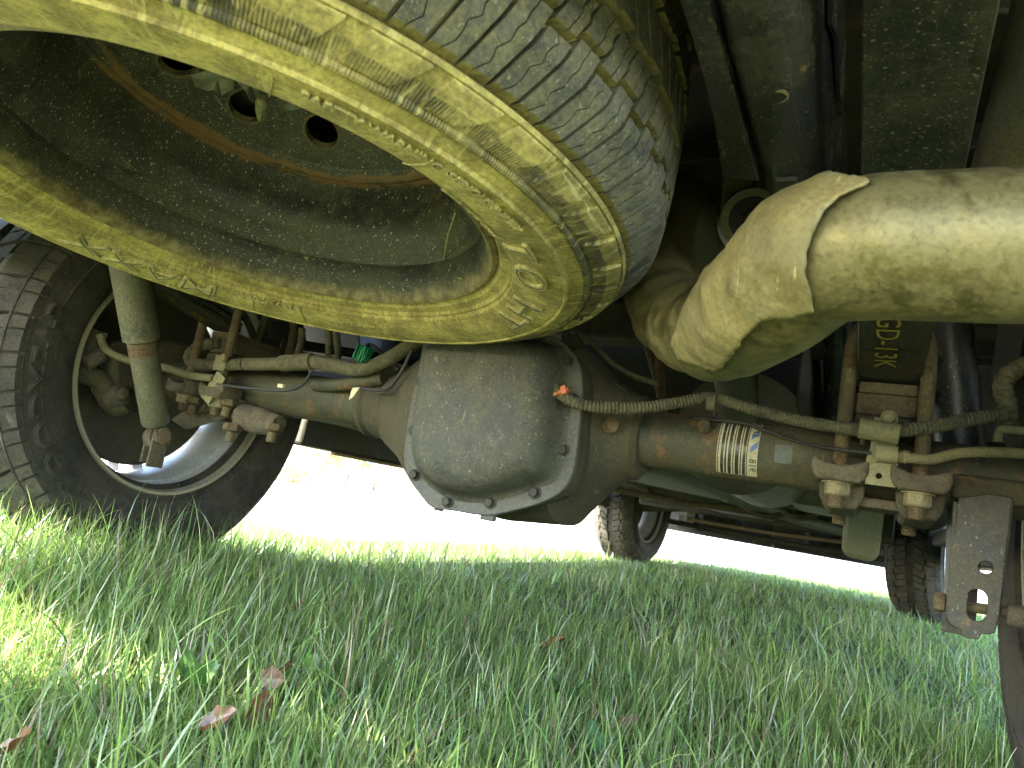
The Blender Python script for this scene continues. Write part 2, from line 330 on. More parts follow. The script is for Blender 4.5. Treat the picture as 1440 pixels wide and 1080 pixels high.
# ------------------------------------------------------------------ tyre and wheel builders (axis z, inner/visible face towards -z, mid plane z=0)
def tyre_top(R, W, z):
    w_ = abs(z); k = W / .282
    return R - .006 * (w_ / (.1 * k)) ** 2 - 1.1 * max(0, w_ - .085 * k) ** 1.1
def tyre(name, R, rl, W, NP, mats, parent, chunk=False, seg=192, lugs=36):
    g = G(); h = W / 2; q = R / .42
    D = .012 if chunk else .010
    side = [(rl - .006, .050), (rl + .004, .034), (rl + .012, .024), (rl + .020, .0215), (rl + .0215, .017), (rl + .024, .0165), (rl + .0255, .012), (rl + .040, .005), (rl + .062, .001),
            (rl + .078, .0005), (rl + .0795, -.001), (rl + .082, -.001), (rl + .0835, .002), (R * .845, .006), (R * .848, .0045), (R * .853, .0055), (R * .855, .009), (R * .885, .015), (R * .9185, .0225), (R * .922, .0215), (R * .927, .0245)]
    lo = [(r, z - h) for r, z in side]
    zs = [-h + .03 + i * (W - .06) / 14 for i in range(15)]
    mid = [(tyre_top(R, W, z) - D, z) for z in zs]
    hi = [(r, -z) for r, z in lo[::-1]]
    a = len(lo); b = a + len(mid)
    prof = lo + mid + hi
    g.lathe(prof, seg=seg, close=False)
    n = len(prof) - 1
    for i in range(len(g.f)):
        k = i % n; g.mi[i] = 2 if a <= k < b - 1 else 0
    # shoulder lugs just under the shoulder edge
    g.cur = 0
    for i in range(lugs):
        t0 = 2 * PI * i / lugs; dt = 2 * PI / lugs
        vs = []
        for (r, z, ww) in ((R * .862, .0085, .30), (R * .888, .0115, .33), (R * .918, .0195, .36)):
            for s_ in (-1, 1):
                for e in (0, .004):
                    t = t0 + s_ * dt * ww + (r - R * .86) * 1.4; vs.append((r * math.cos(t), r * math.sin(t), z - h + .004 - e))
        fs = []
        for k in range(2):
            o = k * 4; fs += [(o + 1, o + 3, o + 7, o + 5), (o, o + 1, o + 5, o + 4), (o + 2, o + 6, o + 7, o + 3)]
        fs += [(0, 2, 3, 1), (8, 9, 11, 10)]
        g.add(vs, fs)
    # tread blocks
    g.cur = 1
    C = 2 * PI * R; p = C / NP
    def block(z0, z1, fl, fr_, hh=0.0, nz=4):
        rows = []
        for i in range(nz + 1):
            z = z0 + (z1 - z0) * i / nz; rt = tyre_top(R, W, z) - hh
            L, Rr = fl(z), fr_(z); ins = .0012
            row = []
            for s_, rr in ((L - ins, rt - D - .002), (L, rt), ((L + Rr) / 2, rt + .0004), (Rr, rt), (Rr + ins, rt - D - .002)):
                t = s_ / R; row.append((rr * math.cos(t), rr * math.sin(t), z))
            rows.append(row)
        n_ = 5; vs = [v for r_ in rows for v in r_]; fs = []
        for i in range(nz):
            for j in range(4): fs.append((i * n_ + j, i * n_ + j + 1, (i + 1) * n_ + j + 1, (i + 1) * n_ + j))
        fs.append((0, 1, 2, 3, 4)[::-1]); o = nz * n_; fs.append((o, o + 1, o + 2, o + 3, o + 4)); m0 = len(g.mi); g.add(vs, fs)
        for q_ in range(len(fs)): g.mi[m0 + q_] = 1 if q_ < nz * 4 and (q_ % 4 in (1, 2) or not (abs(z0) < .09 and abs(z1) < .09 and q_ % 2)) else 2
    def zig(z, amp, per): 
        x = (z / per) % 1.0; return amp * (1 if .25 < x < .75 else -1) if per else 0
    zz = lambda amp, per, ph: (lambda z: amp * (abs(((z / per + ph) % 1.0) - .5) * 4 - 1))
    k = W / .282
    for i in range(NP):
        s0 = i * p
        for sgn in (-1, 1):
            if chunk:
                for (f0, f1, za, zb) in ((.04, .60, -.136, -.070), (.64, .96, -.136, -.080), (.10, .44, -.064, -.022), (.52, .94, -.072, -.018)):
                    sl = .35
                    block(*(sorted((za * k * -sgn, zb * k * -sgn))), lambda z, f0=f0: s0 + f0 * p + sgn * z * sl + .002 * math.sin(z * 400), lambda z, f1=f1: s0 + f1 * p + sgn * z * sl + .002 * math.sin(z * 400 + 1), nz=5)
            else:
                sl = .34
                jz = zz(.0030, .013, 0)
                # outer shoulder row: two blocks, each cut by a zigzag sipe
                for (f0, f1, zb, zi) in ((.03, .24, .062, 0), (.262, .47, .062, 1), (.54, .745, .072, 0), (.767, .965, .072, 1)):
                    z0, z1 = sorted((sgn * .111 * k, sgn * zb * k))
                    ja = jz if zi else (lambda z: 0); jb = (lambda z: 0) if zi else jz
                    block(z0, z1, lambda z, f0=f0, ja=ja: s0 + f0 * p + z * sl + ja(z), lambda z, f1=f1, jb=jb: s0 + f1 * p + z * sl + jb(z), nz=8)
                # second row with stepped ends
                for (f0, f1, za, zb) in ((.02, .30, .055, .027), (.322, .50, .055, .027), (.56, .80, .064, .031), (.822, .97, .064, .031)):
                    z0, z1 = sorted((sgn * za * k, sgn * zb * k))
                    block(z0, z1, lambda z, f0=f0: s0 + (f0 + .12) * p + z * sl * 1.4 + (.0015 if abs(z) > .044 * k else -.0015), lambda z, f1=f1: s0 + (f1 + .12) * p + z * sl * 1.4 + (.0015 if abs(z) > .044 * k else -.0015), nz=6)
        if not chunk:
            for (f0, f1, sh) in ((.02, .44, 0), (.54, .93, .004)):
                block(-.016 * k - sh, .016 * k - sh, lambda z, f0=f0: s0 + f0 * p - z * .7, lambda z, f1=f1: s0 + f1 * p - z * .7, nz=4)
    return g.build(name, mats, parent, ang=28)
def side_text(s, size, r, ang0, parent, mat, zf, extr=.0012, offset=.0, name='lettering', stretch=1.0, clockwise_from_below=True, bold=0):
    """text bent on the sidewall that faces -z; ang0 = start angle, growing with the text"""
    me = text_mesh(s, size, extr, offset)
    bm = bmesh.new(); bm.from_mesh(me)
    bmesh.ops.subdivide_edges(bm, edges=[e for e in bm.edges if e.calc_length() > size * .25], cuts=3, use_grid_fill=False); bmesh.ops.triangulate(bm, faces=[f for f in bm.faces if len(f.verts) > 4]); bm.to_mesh(me); bm.free()
    def f(x, y, z):
        rr = r + y; a = ang0 + x * stretch / r; return (rr * math.cos(a), rr * math.sin(a), zf(rr) - (z + extr) * 1.0)
    return link(name, xform(me, f), mat, parent, smooth=False)

# ------------------------------------------------------------------ ground
def sheet(name, pts, z, mat, kind='structure'):
    me = bpy.data.meshes.new(name); me.from_pydata([(x, y, z) for x, y in pts], [], [tuple(range(len(pts)))])
    o = link(name, me, mat, smooth=False); return mark(o, kind=kind)
def concrete():
    m, t, b = newmat('pale_driveway'); tc = N(t, 'ShaderNodeTexCoord'); v = tc.outputs['Object']
    c = mixc(t, noise(t, v, 3, 8), (.46, .45, .42), (.6, .59, .56)); c = mixc(t, ramp(t, noise(t, v, 160, 3), .5, .7, 0, .4), c, (.3, .29, .27))
    t.links.new(c, b.inputs['Base Color']); b.inputs['Roughness'].default_value = .9; return m
def thatch():
    m, t, b = newmat('lawn_thatch'); tc = N(t, 'ShaderNodeTexCoord'); v = tc.outputs['Object']
    c = mixc(t, ramp(t, noise(t, v, 9, 6), .4, .62), (.05, .08, .022), (.10, .11, .04)); c = mixc(t, ramp(t, noise(t, v, 120, 5, .7), .45, .65), c, (.09, .075, .035))
    c = mixc(t, ramp(t, noise(t, v, 55, 4, .7), .6, .7), c, (.2, .17, .09))
    t.links.new(c, b.inputs['Base Color']); b.inputs['Roughness'].default_value = 1.0
    bp = N(t, 'ShaderNodeBump', i_Strength=.8, i_Distance=.02); t.links.new(noise(t, v, 70, 6), bp.inputs['Height']); t.links.new(bp.outputs[0], b.inputs['Normal']); return m
DRIVE = sheet('driveway', [(-900, -900), (900, -900), (900, 900), (-900, 900)], -.03, concrete())
EDGE = [(-9, -1.5), (-5, -1.0), (-2.6, -.3), (-1.6, .25), (-1.2, .70), (-1.26, .95), (-1.31, 1.75), (-1.33, 2.3), (-1.31, 3.05), (-1.12, 4.2), (-.88, 5.3), (-.12, 6.35), (.66, 6.9), (2.5, 7.0), (9, 7.1)]
LAWN_POLY = [(-9, -12), (9, -12)] + EDGE[::-1]
LAWN = sheet('lawn_soil', LAWN_POLY, .0, thatch())
def gz(x, y):
    return .055 * np.exp(-(((x + .80) / .42) ** 2 + ((y + .12) / .50) ** 2))

def in_lawn(x, y):
    ex = np.array([e[0] for e in EDGE]); ey = np.array([e[1] for e in EDGE])
    inside = np.zeros(len(x), bool); P = np.array(LAWN_POLY); j = len(P) - 1
    for i in range(len(P)):
        c = ((P[i, 1] > y) != (P[j, 1] > y)) & (x < (P[j, 0] - P[i, 0]) * (y - P[i, 1]) / (P[j, 1] - P[i, 1] + 1e-12) + P[i, 0]); inside ^= c; j = i
    return inside

_n = 50; _P = [(-2.0 + 2.4 * i / _n, -1.5 + 2.8 * j / _n) for j in range(_n + 1) for i in range(_n + 1)]
_m = bpy.data.meshes.new('lawn_rise'); _m.from_pydata([(a, b, float(gz(a, b)) - .004) for a, b in _P], [], [(j * (_n + 1) + i, j * (_n + 1) + i + 1, (j + 1) * (_n + 1) + i + 1, (j + 1) * (_n + 1) + i) for j in range(_n) for i in range(_n)])
mark(link('lawn_rise', _m, bpy.data.materials['lawn_thatch']), kind='structure')
#PARTS#
# ------------------------------------------------------------------ the truck: body shell and frame
TRUCK = mark(empty('pickup_truck'), 'white pickup truck standing on the lawn, seen from underneath behind its rear axle', 'pickup truck')
def xz(me, X):  # plate drawn in (Y,Z) -> plane X
    return xform(me, lambda a, b, c: (X + c, a, b))
ARCH = lambda cy, r, n=14: [(cy + r * math.cos(a), .42 + r * math.sin(a)) for a in [PI - (PI * i / n) for i in range(n + 1)]]
def side_outline(zr=.47):
    o = [(-1.22, .86)] + [(-.54, .80)] + [(y, z) for y, z in ARCH(0, .50) if z > .5] + [(.55, zr)] + [(3.12, zr)] + [(y, z) for y, z in ARCH(3.69, .50) if z > .5] + [(4.25, .46), (4.62, .48), (4.66, .95), (4.2, 1.14), (3.2, 1.2), (-1.22, 1.36)]  # lower edge behind the rear wheel raised to let in more sun and sky
    return o
for X in (-1.0, 1.07):
    link('body_side', xz(plate_mesh([side_outline()], .03, .004), X), M['body'], TRUCK, smooth=False)
    # wheel arch liners
    for cy in (0, 3.69):
        g = G(); arc = [(cy + .5 * math.cos(a), .42 + .5 * math.sin(a)) for a in [PI * .93 - PI * .86 * i / 16 for i in range(17)]]
        x0, x1 = (X + .02, X + .32) if X < 0 else (X - .32, X - .02)
        g.rings([[(x0, y, z), (x1, y, z), (x1, y, z + .012), (x0, y, z + .012)] for y, z in arc])
        g.build('wheel_arch_liner', M['under'], TRUCK)
g = G(); g.box((.035, -.15, .80), (1.9, 2.1, .02))
for i in range(9): g.box((.035, -1.1 + i * .24, .775), (1.86, .07, .035))
g.build('bed_floor', M['under'], TRUCK, bevel=.004)
g = G(); g.box((.035, 2.7, .60), (1.98, 3.6, .02)); g.box((.035, 2.7, .57), (.5, 3.0, .05)); g.build('cab_floor', M['under'], TRUCK)
g = G(); g.box((.035, 4.63, .75), (2.02, .06, .5)); g.build('front_grille', M['body'], TRUCK, bevel=.01)
g = G(); g.box((.035, 4.74, .62), (2.04, .12, .22)); g.box((.035, 4.70, .38), (1.9, .05, .27)); g.build('front_bumper', M['plastic_black'], TRUCK, bevel=.01)
g = G(); g.box((.035, -1.21, 1.05), (1.95, .05, .62)); g.build('tailgate', M['body'], TRUCK, bevel=.01)
g = G(); g.box((.035, -1.31, .66), (.97, .15, .17)); g.box((-.89, -1.31, .66), (.22, .15, .17)); g.box((.96, -1.31, .66), (.22, .15, .17)); g.build('rear_bumper', M['chrome'], TRUCK, bevel=.01)  # gaps between the pieces added to let sun patches reach the grass
for X in (-.965, 1.035):
    g = G(); g.box((X, .2, 1.0), (.02, 2.0, .45)); g.build('bed_wall', M['under'], TRUCK)
g = G(); g.box((.035, .93, .95), (1.98, .03, .75)); g.build('bed_front_wall', M['under'], TRUCK)
g = G(); g.box((.035, 3.1, .62), (1.3, .03, .5)); g.box((.035, 3.75, .80), (1.0, 1.2, .35)); g.build('engine', M['under'], TRUCK, bevel=.03)
for X in (-.62, .69):
    g = G(); g.box((X, .1, .84), (.02, 1.6, .10)); g.build('inner_wheelhouse', M['under'], TRUCK)
g = G()
g.rings([[(-.97, y, 1.18), (1.04, y, 1.18), (.9, y + d, z), (-.83, y + d, z)] for y, z, d in ((.95, 1.9, .05), (1.8, 1.93, 0), (2.9, 1.75, -.35), (3.5, 1.2, -.3))])
g.build('cab', M['body'], TRUCK, bevel=.02)
for X in (-.965, 1.035):
    sgn = -1 if X < 0 else 1
    for y0, y1 in ((1.1, 1.9), (1.95, 2.7)):
        g = G(); g.box((X - sgn * .055, (y0 + y1) / 2, 1.5), (.02, y1 - y0, .36), Matrix.Rotation(-sgn * .19, 3, 'Y')); g.build('side_window', M['glass'], TRUCK)
g = G(); g.box((.035, 3.85, 1.13), (1.98, 1.5, .05), Matrix.Rotation(-.08, 3, 'X')); g.build('bonnet', M['body'], TRUCK, bevel=.02)
# left and right rocker with copper tinted lower trim
for X, s_ in ((-.93, 1), (1.0, -1)):
    g = G(); g.box((X, 1.95, .395), (.10, 2.8, .145)); g.box((X + s_ * .09, 1.83, .43), (.12, 2.5, .06)); g.box((X + s_ * .2, 1.83, .50), (.12, 2.5, .06)); g.build('rocker_panel', M['under'], TRUCK, bevel=.01)
    for a, b in ((.7, 1.65), (1.85, 2.95)):
        g = G(); g.box((X + s_ * .045, (a + b) / 2, .318), (.018, b - a, .010)); g.build('rocker_trim', M['copper'], TRUCK, bevel=.002)

# frame rails: C section with a rolled outer edge, holes punched through
def rail(side):
    X0, X1 = (.466, .520) if side > 0 else (-.520, -.466)
    xo = X1 if side > 0 else X0
    path = [(-1.16, .592), (-.8, .588), (-.46, .586), (-.34, .61), (-.1, .70), (.25, .70), (.55, .62), (.95, .50), (3.2, .49), (4.5, .55)]
    H = .16
    g = G(); rr = .024
    prof = []
    # closed box-like section with rounded lower edges
    for y, z in smooth_path([(0, a, b) for a, b in path[:3]], 3)[:0]: pass
    pts = [Vector((0, y, z)) for y, z in path]
    fine = [pts[0]] + smooth_path(pts, 5)[1:]
    for p in fine:
        y, z = p.y, p.z; ring = []
        for cx, cz, a0 in ((X1 - rr, z + rr, -90), (X1 - rr, z + H - rr, 0), (X0 + rr, z + H - rr, 90), (X0 + rr, z + rr, 180)):
            for k in range(4):
                a = math.radians(a0 + 30 * k); ring.append((cx + rr * math.cos(a), y, cz + rr * math.sin(a)))
        prof.append(ring)
    g.rings(prof)
    return g.build('frame_rail', M['black'], TRUCK, ang=50)
RAILS = [rail(1), rail(-1)]
# holes of the near rail: drawn dark recess rings (bushed holes) and the flanged inner edge
def bushing_hole(c, axis, r, h=.006, mat='hole', name='punched_hole', parent=None, sq=False):
    g = G(); g.lathe([(r, 0), (r * 1.18, 0), (r * 1.2, .0012), (r * 1.0, .0018), (r * .96, -h), (0, -h)], c, axis, 20); return g.build(name, [M[mat]], parent or RAILS[0])
p = at(1092, 137, Z=.5855); bushing_hole(p + Vector((0, 0, .0015)), (0, 0, -1), .0070)
g = G(); q = at(1107, 256, Z=.584); g.box(q, (.016, .012, .004)); g.build('square_hole', M['wire'], RAILS[0])
# inner seam flange running along the rail
g = G()
ya = [-1.1, -.8, -.64, -.56, -.46]
g.rings([[(.450 + o, y, .592), (.470, y, .586 + 0 * o), (.470, y, .598), (.454 + o, y, .606)] for y, o in zip(ya, (.004, .002, 0, -.004, -.014))])
g.build('rail_flange', M['black'], RAILS[0], bevel=.002)
g = G(); g.rings([[(.522, y, z0), (.525, y, z0), (.525, y, z1), (.522, y, z1)] for y, z0, z1 in ((-.72, .69, .745), (-.60, .68, .745), (-.56, .66, .745), (-.52, .68, .745), (-.40, .68, .745))])
g.build('rail_side_plate', M['black'], RAILS[0])
# cross members and brackets above
g = G(); g.box((.0, -.50, .735), (.95, .09, .05)); g.build('cross_member', M['under'], TRUCK, bevel=.006)
g = G(); g.box((.0, -1.02, .69), (.95, .10, .10)); g.build('cross_member', M['black'], TRUCK, bevel=.006)
g = G(); g.box((.0, .46, .70), (.95, .09, .08)); g.build('cross_member', M['under'], TRUCK, bevel=.006)
g = G(); g.box((.535, -.44, .735), (.05, .22, .004)); g.box((.535, -.25, .742), (.05, .18, .004)); g.build('bed_bracket', M['under'], TRUCK, bevel=.001)
g = G(); g.box((.37, -.16, .79), (.30, .42, .004), Matrix.Rotation(.12, 3, 'X')); g.build('bed_underside_panel', M['under'], TRUCK)
# olive heat shield at the outer side, with a pressed ridge
g = G(); rows = []
for k, (px, py, d_) in enumerate(((1438, -60, .50), (1422, 0, .54), (1405, 80, .60), (1385, 160, .66), (1362, 245, .72), (1352, 290, .76))):
    b_ = at(px, py, d=d_)
    rows.append([(b_.x + dx, b_.y, b_.z + dz) for dx, dz in ((0, 0), (.002, -.010), (.008, -.020), (.018, -.029), (.032, -.036), (.05, -.040), (.07, -.040), (.10, -.034), (.14, -.02), (.14, -.016), (.10, -.030), (.07, -.036), (.05, -.036), (.032, -.032), (.018, -.025), (.010, -.017), (.005, -.009), (.003, 0))])
g.rings(rows); HSH = g.build('heat_shield', M['panel'], TRUCK, ang=60)
for px, py in ():
    g = G(); c = at(px, py, d=.575); g.lathe([(0, -.002), (.010, -.002), (.012, .001), (.012, .004)], c, (0, 0, 1), 20); g.build('pressed_dimple', M['panel'], HSH)

# ------------------------------------------------------------------ wheels
def wheel(center, steer, face, front=False, lod=0):
    """face = +1: the inner side looks towards +X (left wheels), -1: towards -X"""
    zc = Vector((-face, 0, 0)); xc = Vector((0, 1, 0)); yc = zc.cross(xc)
    m = Matrix((( xc.x, yc.x, zc.x), (xc.y, yc.y, zc.y), (xc.z, yc.z, zc.z))).to_4x4()
    m = Matrix.Translation(center) @ Matrix.Rotation(steer, 4, 'Z') @ m
    return empty('wheel', mat=m, parent=TRUCK)
WR, WW = .405, .275
w0 = wheel(Vector((-.8545, 0, .402)), 0, 1)
ty = tyre('tyre', WR, .229, WW, 34, [M['tyre'], M['tyre_tread'], M['tyre']], w0, chunk=True, seg=160, lugs=0)
def zf_ty(r):
    pts = [(.25, .024), (.265, .014), (.281, .005), (.303, .001), (.325, -.001), (.342, .006), (.36, .016), (.375, .026)]
    return np.interp(r, [a for a, b in pts], [b for a, b in pts]) - WW / 2
LET = side_text('GOODYEAR', .062, .2905, math.radians(126), w0, M['tyre'], zf_ty, extr=.0024, offset=-.0035, stretch=1.02)
# outline of the letters: a slimmer dark face set on the raised border
side_text('GOODYEAR', .062, .2905, math.radians(126), w0, M['tyre'], lambda r: zf_ty(r) + .0002, extr=.0014, offset=.0012, stretch=1.02, name='lettering_border')
h = -WW / 2
g = G()
g.lathe([(.2425, h + .036), (.2435, h + .024), (.2410, h + .0175), (.2355, h + .019), (.2325, h + .028), (.2315, h + .05), (.2285, h + .062)], seg=128)
g.build('rim_flange', M['alloy_lip'], w0)
g = G()
g.lathe([(.2315, h + .050), (.2285, h + .0625), (.2275, h + .078), (.221, h + .084), (.219, h + .10), (.214, h + .106), (.2125, h + .16), (.2155, h + .19), (.2215, h + .205), (.2255, h + .232), (.236, h + .238), (.2465, h + .244), (.2465, h + .250), (.230, h + .246), (.222, h + .244), (.219, h + .2)], seg=128)
zf = h + .205
for k in range(6):
    a = k * PI / 3 + .3
    for s_ in (-.14, .14):
        d = Vector((math.cos(a + s_), math.sin(a + s_), 0)); d0 = Vector((math.cos(a), math.sin(a), 0)); t_ = Vector((-math.sin(a), math.cos(a), 0))
        g.rings([[d0 * .06 + t_ * (s_ * .18 - .014) + Vector((0, 0, zf - .012)), d0 * .06 + t_ * (s_ * .18 + .014) + Vector((0, 0, zf - .012)), d0 * .06 + t_ * (s_ * .18 + .014) + Vector((0, 0, zf + .02)), d0 * .06 + t_ * (s_ * .18 - .014) + Vector((0, 0, zf + .02))],
                 [d * .216 - t_ * .013 + Vector((0, 0, zf - .004)), d * .216 + t_ * .013 + Vector((0, 0, zf - .004)), d * .216 + t_ * .013 + Vector((0, 0, zf + .026)), d * .216 - t_ * .013 + Vector((0, 0, zf + .026))]])
g.lathe([(0, zf - .012), (.07, zf - .012), (.075, zf), (.07, zf + .02), (0, zf + .03)], seg=32)
g.build('rim', M['alloy'], w0, ang=40)
g = G(); g.lathe([(.03, h + .150), (.19, h + .145), (.196, h + .150), (.196, h + .156), (.186, h + .158), (.186, h + .185), (.03, h + .185)], seg=64); g.build('brake_backing_plate', M['under'], w0, ang=30)
g = G(); g.lathe([(.0, h + .08), (.052, h + .08), (.058, h + .11), (.075, h + .125), (.08, h + .15)], seg=32); g.build('hub', M['housing'], w0)
def copyw(src, center, steer, face):
    n = wheel(center, steer, face)
    for c in src.children:
        o = c.copy(); col.objects.link(o); o.parent = n
    return n
copyw(w0, Vector((.90, 0, .402)), 0, -1)
LF = copyw(w0, Vector((-.84, 3.80, .385)), -.10, 1)
RF = copyw(w0, Vector((.885, 3.69, .40)), -.30, -1)

# brake caliper and bracket of the left wheel
BR = G(); BR.box((-.775, -.135, .40), (.05, .05, .10), Matrix.Rotation(.3, 3, 'X')); br = BR.build('brake_caliper', M['housing'], TRUCK, bevel=.012)
g = G(); g.tube([at(115, 505, X=-.775), at(135, 465, X=-.775)], .020, 16); g.build('caliper_piston', M['housing'], br, bevel=.004)
g = G(); g.tube([at(118, 512, X=-.76), at(142, 498, X=-.76)], .016, 14); g.build('caliper_boss', M['cast'], br, bevel=.003)
g = G(); g.tube(smooth_path([at(105, 520, X=-.78), at(140, 535, X=-.775), at(160, 565, X=-.77), at(178, 560, X=-.75)], 5), [.020] * 6 + [.024] * 5 + [.028] * 5, 16); g.build('caliper_bracket_arm', M['housing'], br)
g = G(); g.tube([at(155, 560, X=-.765), at(173, 555, X=-.735)], .022, 16); g.tube([at(165, 557, X=-.74), at(176, 553, X=-.72)], .011, 12); g.build('pivot_bolt', M['cast'], br, bevel=.003)
wire('caliper_hose', [at(147, 470, X=-.76), at(143, 485, X=-.75), at(160, 500, X=-.74), at(182, 505, X=-.73)], .0055, M['bolt'], br)
g = G(); g.tube([(-.80, 0, .40), (-.76, 0, .40), (-.755, 0, .40)], [.085, .08, .05], 24); g.build('bearing_flange', M['housing'], br, bevel=.004)

# ------------------------------------------------------------------ rear axle
AX = mark(empty('rear_axle', (0, 0, 0)), None); AX.parent = TRUCK
def xtube(name, x0, x1, r, mat, seg=40):
    return G().tube([(x0, 0, .40), (x1, 0, .40)], r, seg).build(name, M[mat], AX)
xtube('axle_tube', -.78, -.21, .0425, 'axle'); xtube('axle_tube', .235, .84, .0425, 'axle')
# housing: loft of rounded sections along X
def sect(x, ry, rz, cz, cy=0, n=36, e=2.6):
    r_ = []
    for i in range(n):
        t = 2 * PI * i / n; c, s_ = math.cos(t), math.sin(t)
        r_.append((x, cy + ry * abs(c) ** (2 / e) * (1 if c > 0 else -1), cz + rz * abs(s_) ** (2 / e) * (1 if s_ > 0 else -1)))
    return r_
g = G()
S = [(-.245, .048, .048, .40, 0, 2), (-.243, .056, .056, .40, 0, 2), (-.232, .060, .060, .40, 0, 2), (-.224, .056, .056, .40, 0, 2), (-.19, .060, .062, .40, 0, 2), (-.185, .066, .070, .40, 0, 2), (-.14, .085, .09, .395, 0, 2.2),
     (-.09, .115, .12, .39, -.01, 2.4), (-.04, .128, .138, .388, -.012, 2.6), (.075, .13, .145, .388, -.012, 2.6), (.17, .128, .136, .388, -.012, 2.6), (.19, .11, .115, .39, -.01, 2.4), (.215, .085, .088, .395, 0, 2.2), (.245, .066, .068, .40, 0, 2), (.256, .062, .064, .40, 0, 2), (.262, .062, .064, .40, 0, 2), (.270, .052, .052, .40, 0, 2)]
g.rings([sect(x, ry, rz, cz, cy, 48, e) for x, ry, rz, cz, cy, e in S])
g.build('axle_housing', M['housing'], AX, ang=30)
# nose of the differential and its gusset
g = G(); g.tube([(.06, .08, .41), (.06, .2, .42), (.06, .3, .43)], [.11, .075, .055], 28); g.build('pinion_nose', M['housing'], AX)
me = xform(plate_mesh([[(at(790, 472, Y=-.03).x, at(790, 472, Y=-.03).z), (at(812, 470, Y=-.03).x, at(812, 470, Y=-.03).z), (at(850, 523, Y=-.03).x, at(850, 523, Y=-.03).z), (at(887, 556, Y=-.03).x, at(887, 556, Y=-.03).z), (.25, .40), (.16, .40)]], .012, .002), lambda a, b, c: (a, -.03 + c, b))
link('housing_gusset', me, M['housing'], AX, smooth=False)
# flange and cover
FL = [(596, 478), (588, 520), (578, 560), (570, 610), (567, 645), (573, 672), (590, 696), (606, 713), (640, 719), (686, 725), (730, 716), (762, 706), (790, 690), (806, 660), (813, 610), (818, 560), (816, 520), (803, 493), (780, 474), (740, 462), (660, 458), (620, 462)]
FP = [(at(x, y, Y=-.145).x, at(x, y, Y=-.145).z) for x, y in FL]
def smooth2(P, k=4):
    n = len(P); out = []
    for i in range(n):
        a, b, c, d = [np.array(P[(i + j - 1) % n]) for j in range(4)]
        for j in range(k):
            t = j / k; out.append(tuple(.5 * ((2 * b) + (c - a) * t + (2 * a - 5 * b + 4 * c - d) * t * t + (3 * b - a - 3 * c + d) * t ** 3)))
    return out
FS = smooth2(FP, 4)
link('cover_flange', xform(plate_mesh([FS], .012, .002), lambda a, b, c: (a, -.138 + c, b)), M['flange'], AX, ang=50)
link('housing_rim', xform(plate_mesh([[(.078 + (x - .078) * .975, .385 + (z - .385) * .975) for x, z in FS]], .05, .003), lambda a, b, c: (a, -.106 + c, b)), M['housing'], AX, ang=50)
DL = [(606, 484), (597, 520), (590, 560), (584, 610), (583, 640), (590, 664), (606, 680), (630, 692), (665, 696), (700, 690), (740, 676), (762, 668), (772, 650), (779, 610), (784, 560), (786, 520), (781, 500), (768, 486), (730, 476), (660, 472)]
DP = smooth2([(at(x, y, Y=-.17).x, at(x, y, Y=-.17).z) for x, y in DL], 5)
cx_ = sum(p[0] for p in DP) / len(DP); cz_ = sum(p[1] for p in DP) / len(DP)
g = G(); R_ = []
for sc_, y in ((1.10, -.1435), (1.06, -.146), (1.025, -.152), (1.0, -.162), (.975, -.176), (.94, -.188), (.89, -.198), (.82, -.206), (.70, -.212), (.5, -.216), (.25, -.218)):
    R_.append([(cx_ + (x - cx_) * sc_, y, cz_ + (z - cz_) * sc_) for x, z in DP])
g.rings(R_, caps=(False, True)); g.build('differential_cover', M['cover'], AX, ang=60)
for px, py in ((590, 536), (579, 604), (580, 667), (626, 705), (686, 706), (749, 692), (789, 632), (804, 562), (795, 507), (740, 470), (640, 466)):
    c = at(px, py, Y=-.152); g = G(); g.tube([(c.x, -.143, c.z), (c.x, -.1455, c.z)], .0095, 20); g.hexn((c.x, -.145, c.z), (0, -1, 0), .0072, .008)
    g.build('cover_bolt', M['boltdark'], AX, bevel=.0008)
c = at(684, 727, Y=-.14); g = G(); g.box((c.x, -.134, c.z + .002), (.022, .012, .014)); g.build('casting_tab', M['flange'], AX, bevel=.002)
c = at(612, 716, Y=-.14); g = G(); g.box((c.x, -.13, c.z + .004), (.012, .012, .012)); g.build('casting_tab', M['flange'], AX, bevel=.002)
for px, py, x_ in ((547, 567, None), (866, 603, None)):
    n = (at(px, py, Y=-.06) - Vector((at(px, py, Y=-.06).x, 0, .40))).normalized()
    c = Vector((at(px, py, Y=-.06).x, 0, .40)) + n * (.0605 if px < 700 else .0845)
    g = G(); g.lathe([(.0125, .0), (.012, .002), (.0095, .0024), (.008, -.001), (.0, -.0015)], c, n, 20); g.build('plug_weld', M['rust'], AX)
# barcode label wrapped round the right tube
def wrap(x0, x1, a0, a1, r, mat, parent, name, n=14):
    g = G(); g.rings([[(x, -r_ * math.cos(a), .40 + r_ * math.sin(a)) for a in [a0 + (a1 - a0) * i / n for i in range(n + 1)] for r_ in (r,)] for x in (x0, x1)], close=False, caps=(False, False))
    return g.build(name, mat, parent)
xL, xR = at(1010, 620, Y=-.04).x, at(1068, 630, Y=-.04).x
LB = wrap(xL, xR, -1.0, 1.15, .0431, M['paper'], AX, 'barcode_label')
def tube_r(x0, x1, t): return x0 + (x1 - x0) * t
for t0, t1, mt in ((.02, .045, 'orange'), (.10, .17, 'ink'), (.20, .24, 'ink'), (.28, .36, 'ink'), (.395, .42, 'ink'), (.45, .54, 'ink'), (.57, .60, 'ink'), (.63, .70, 'ink'), (.72, .74, 'ink')):
    wrap(tube_r(xL, xR, t0), tube_r(xL, xR, t1), -.98, 1.13, .0434, M['rust'] if mt == 'orange' else M['leaf'], LB, 'label_stripe')
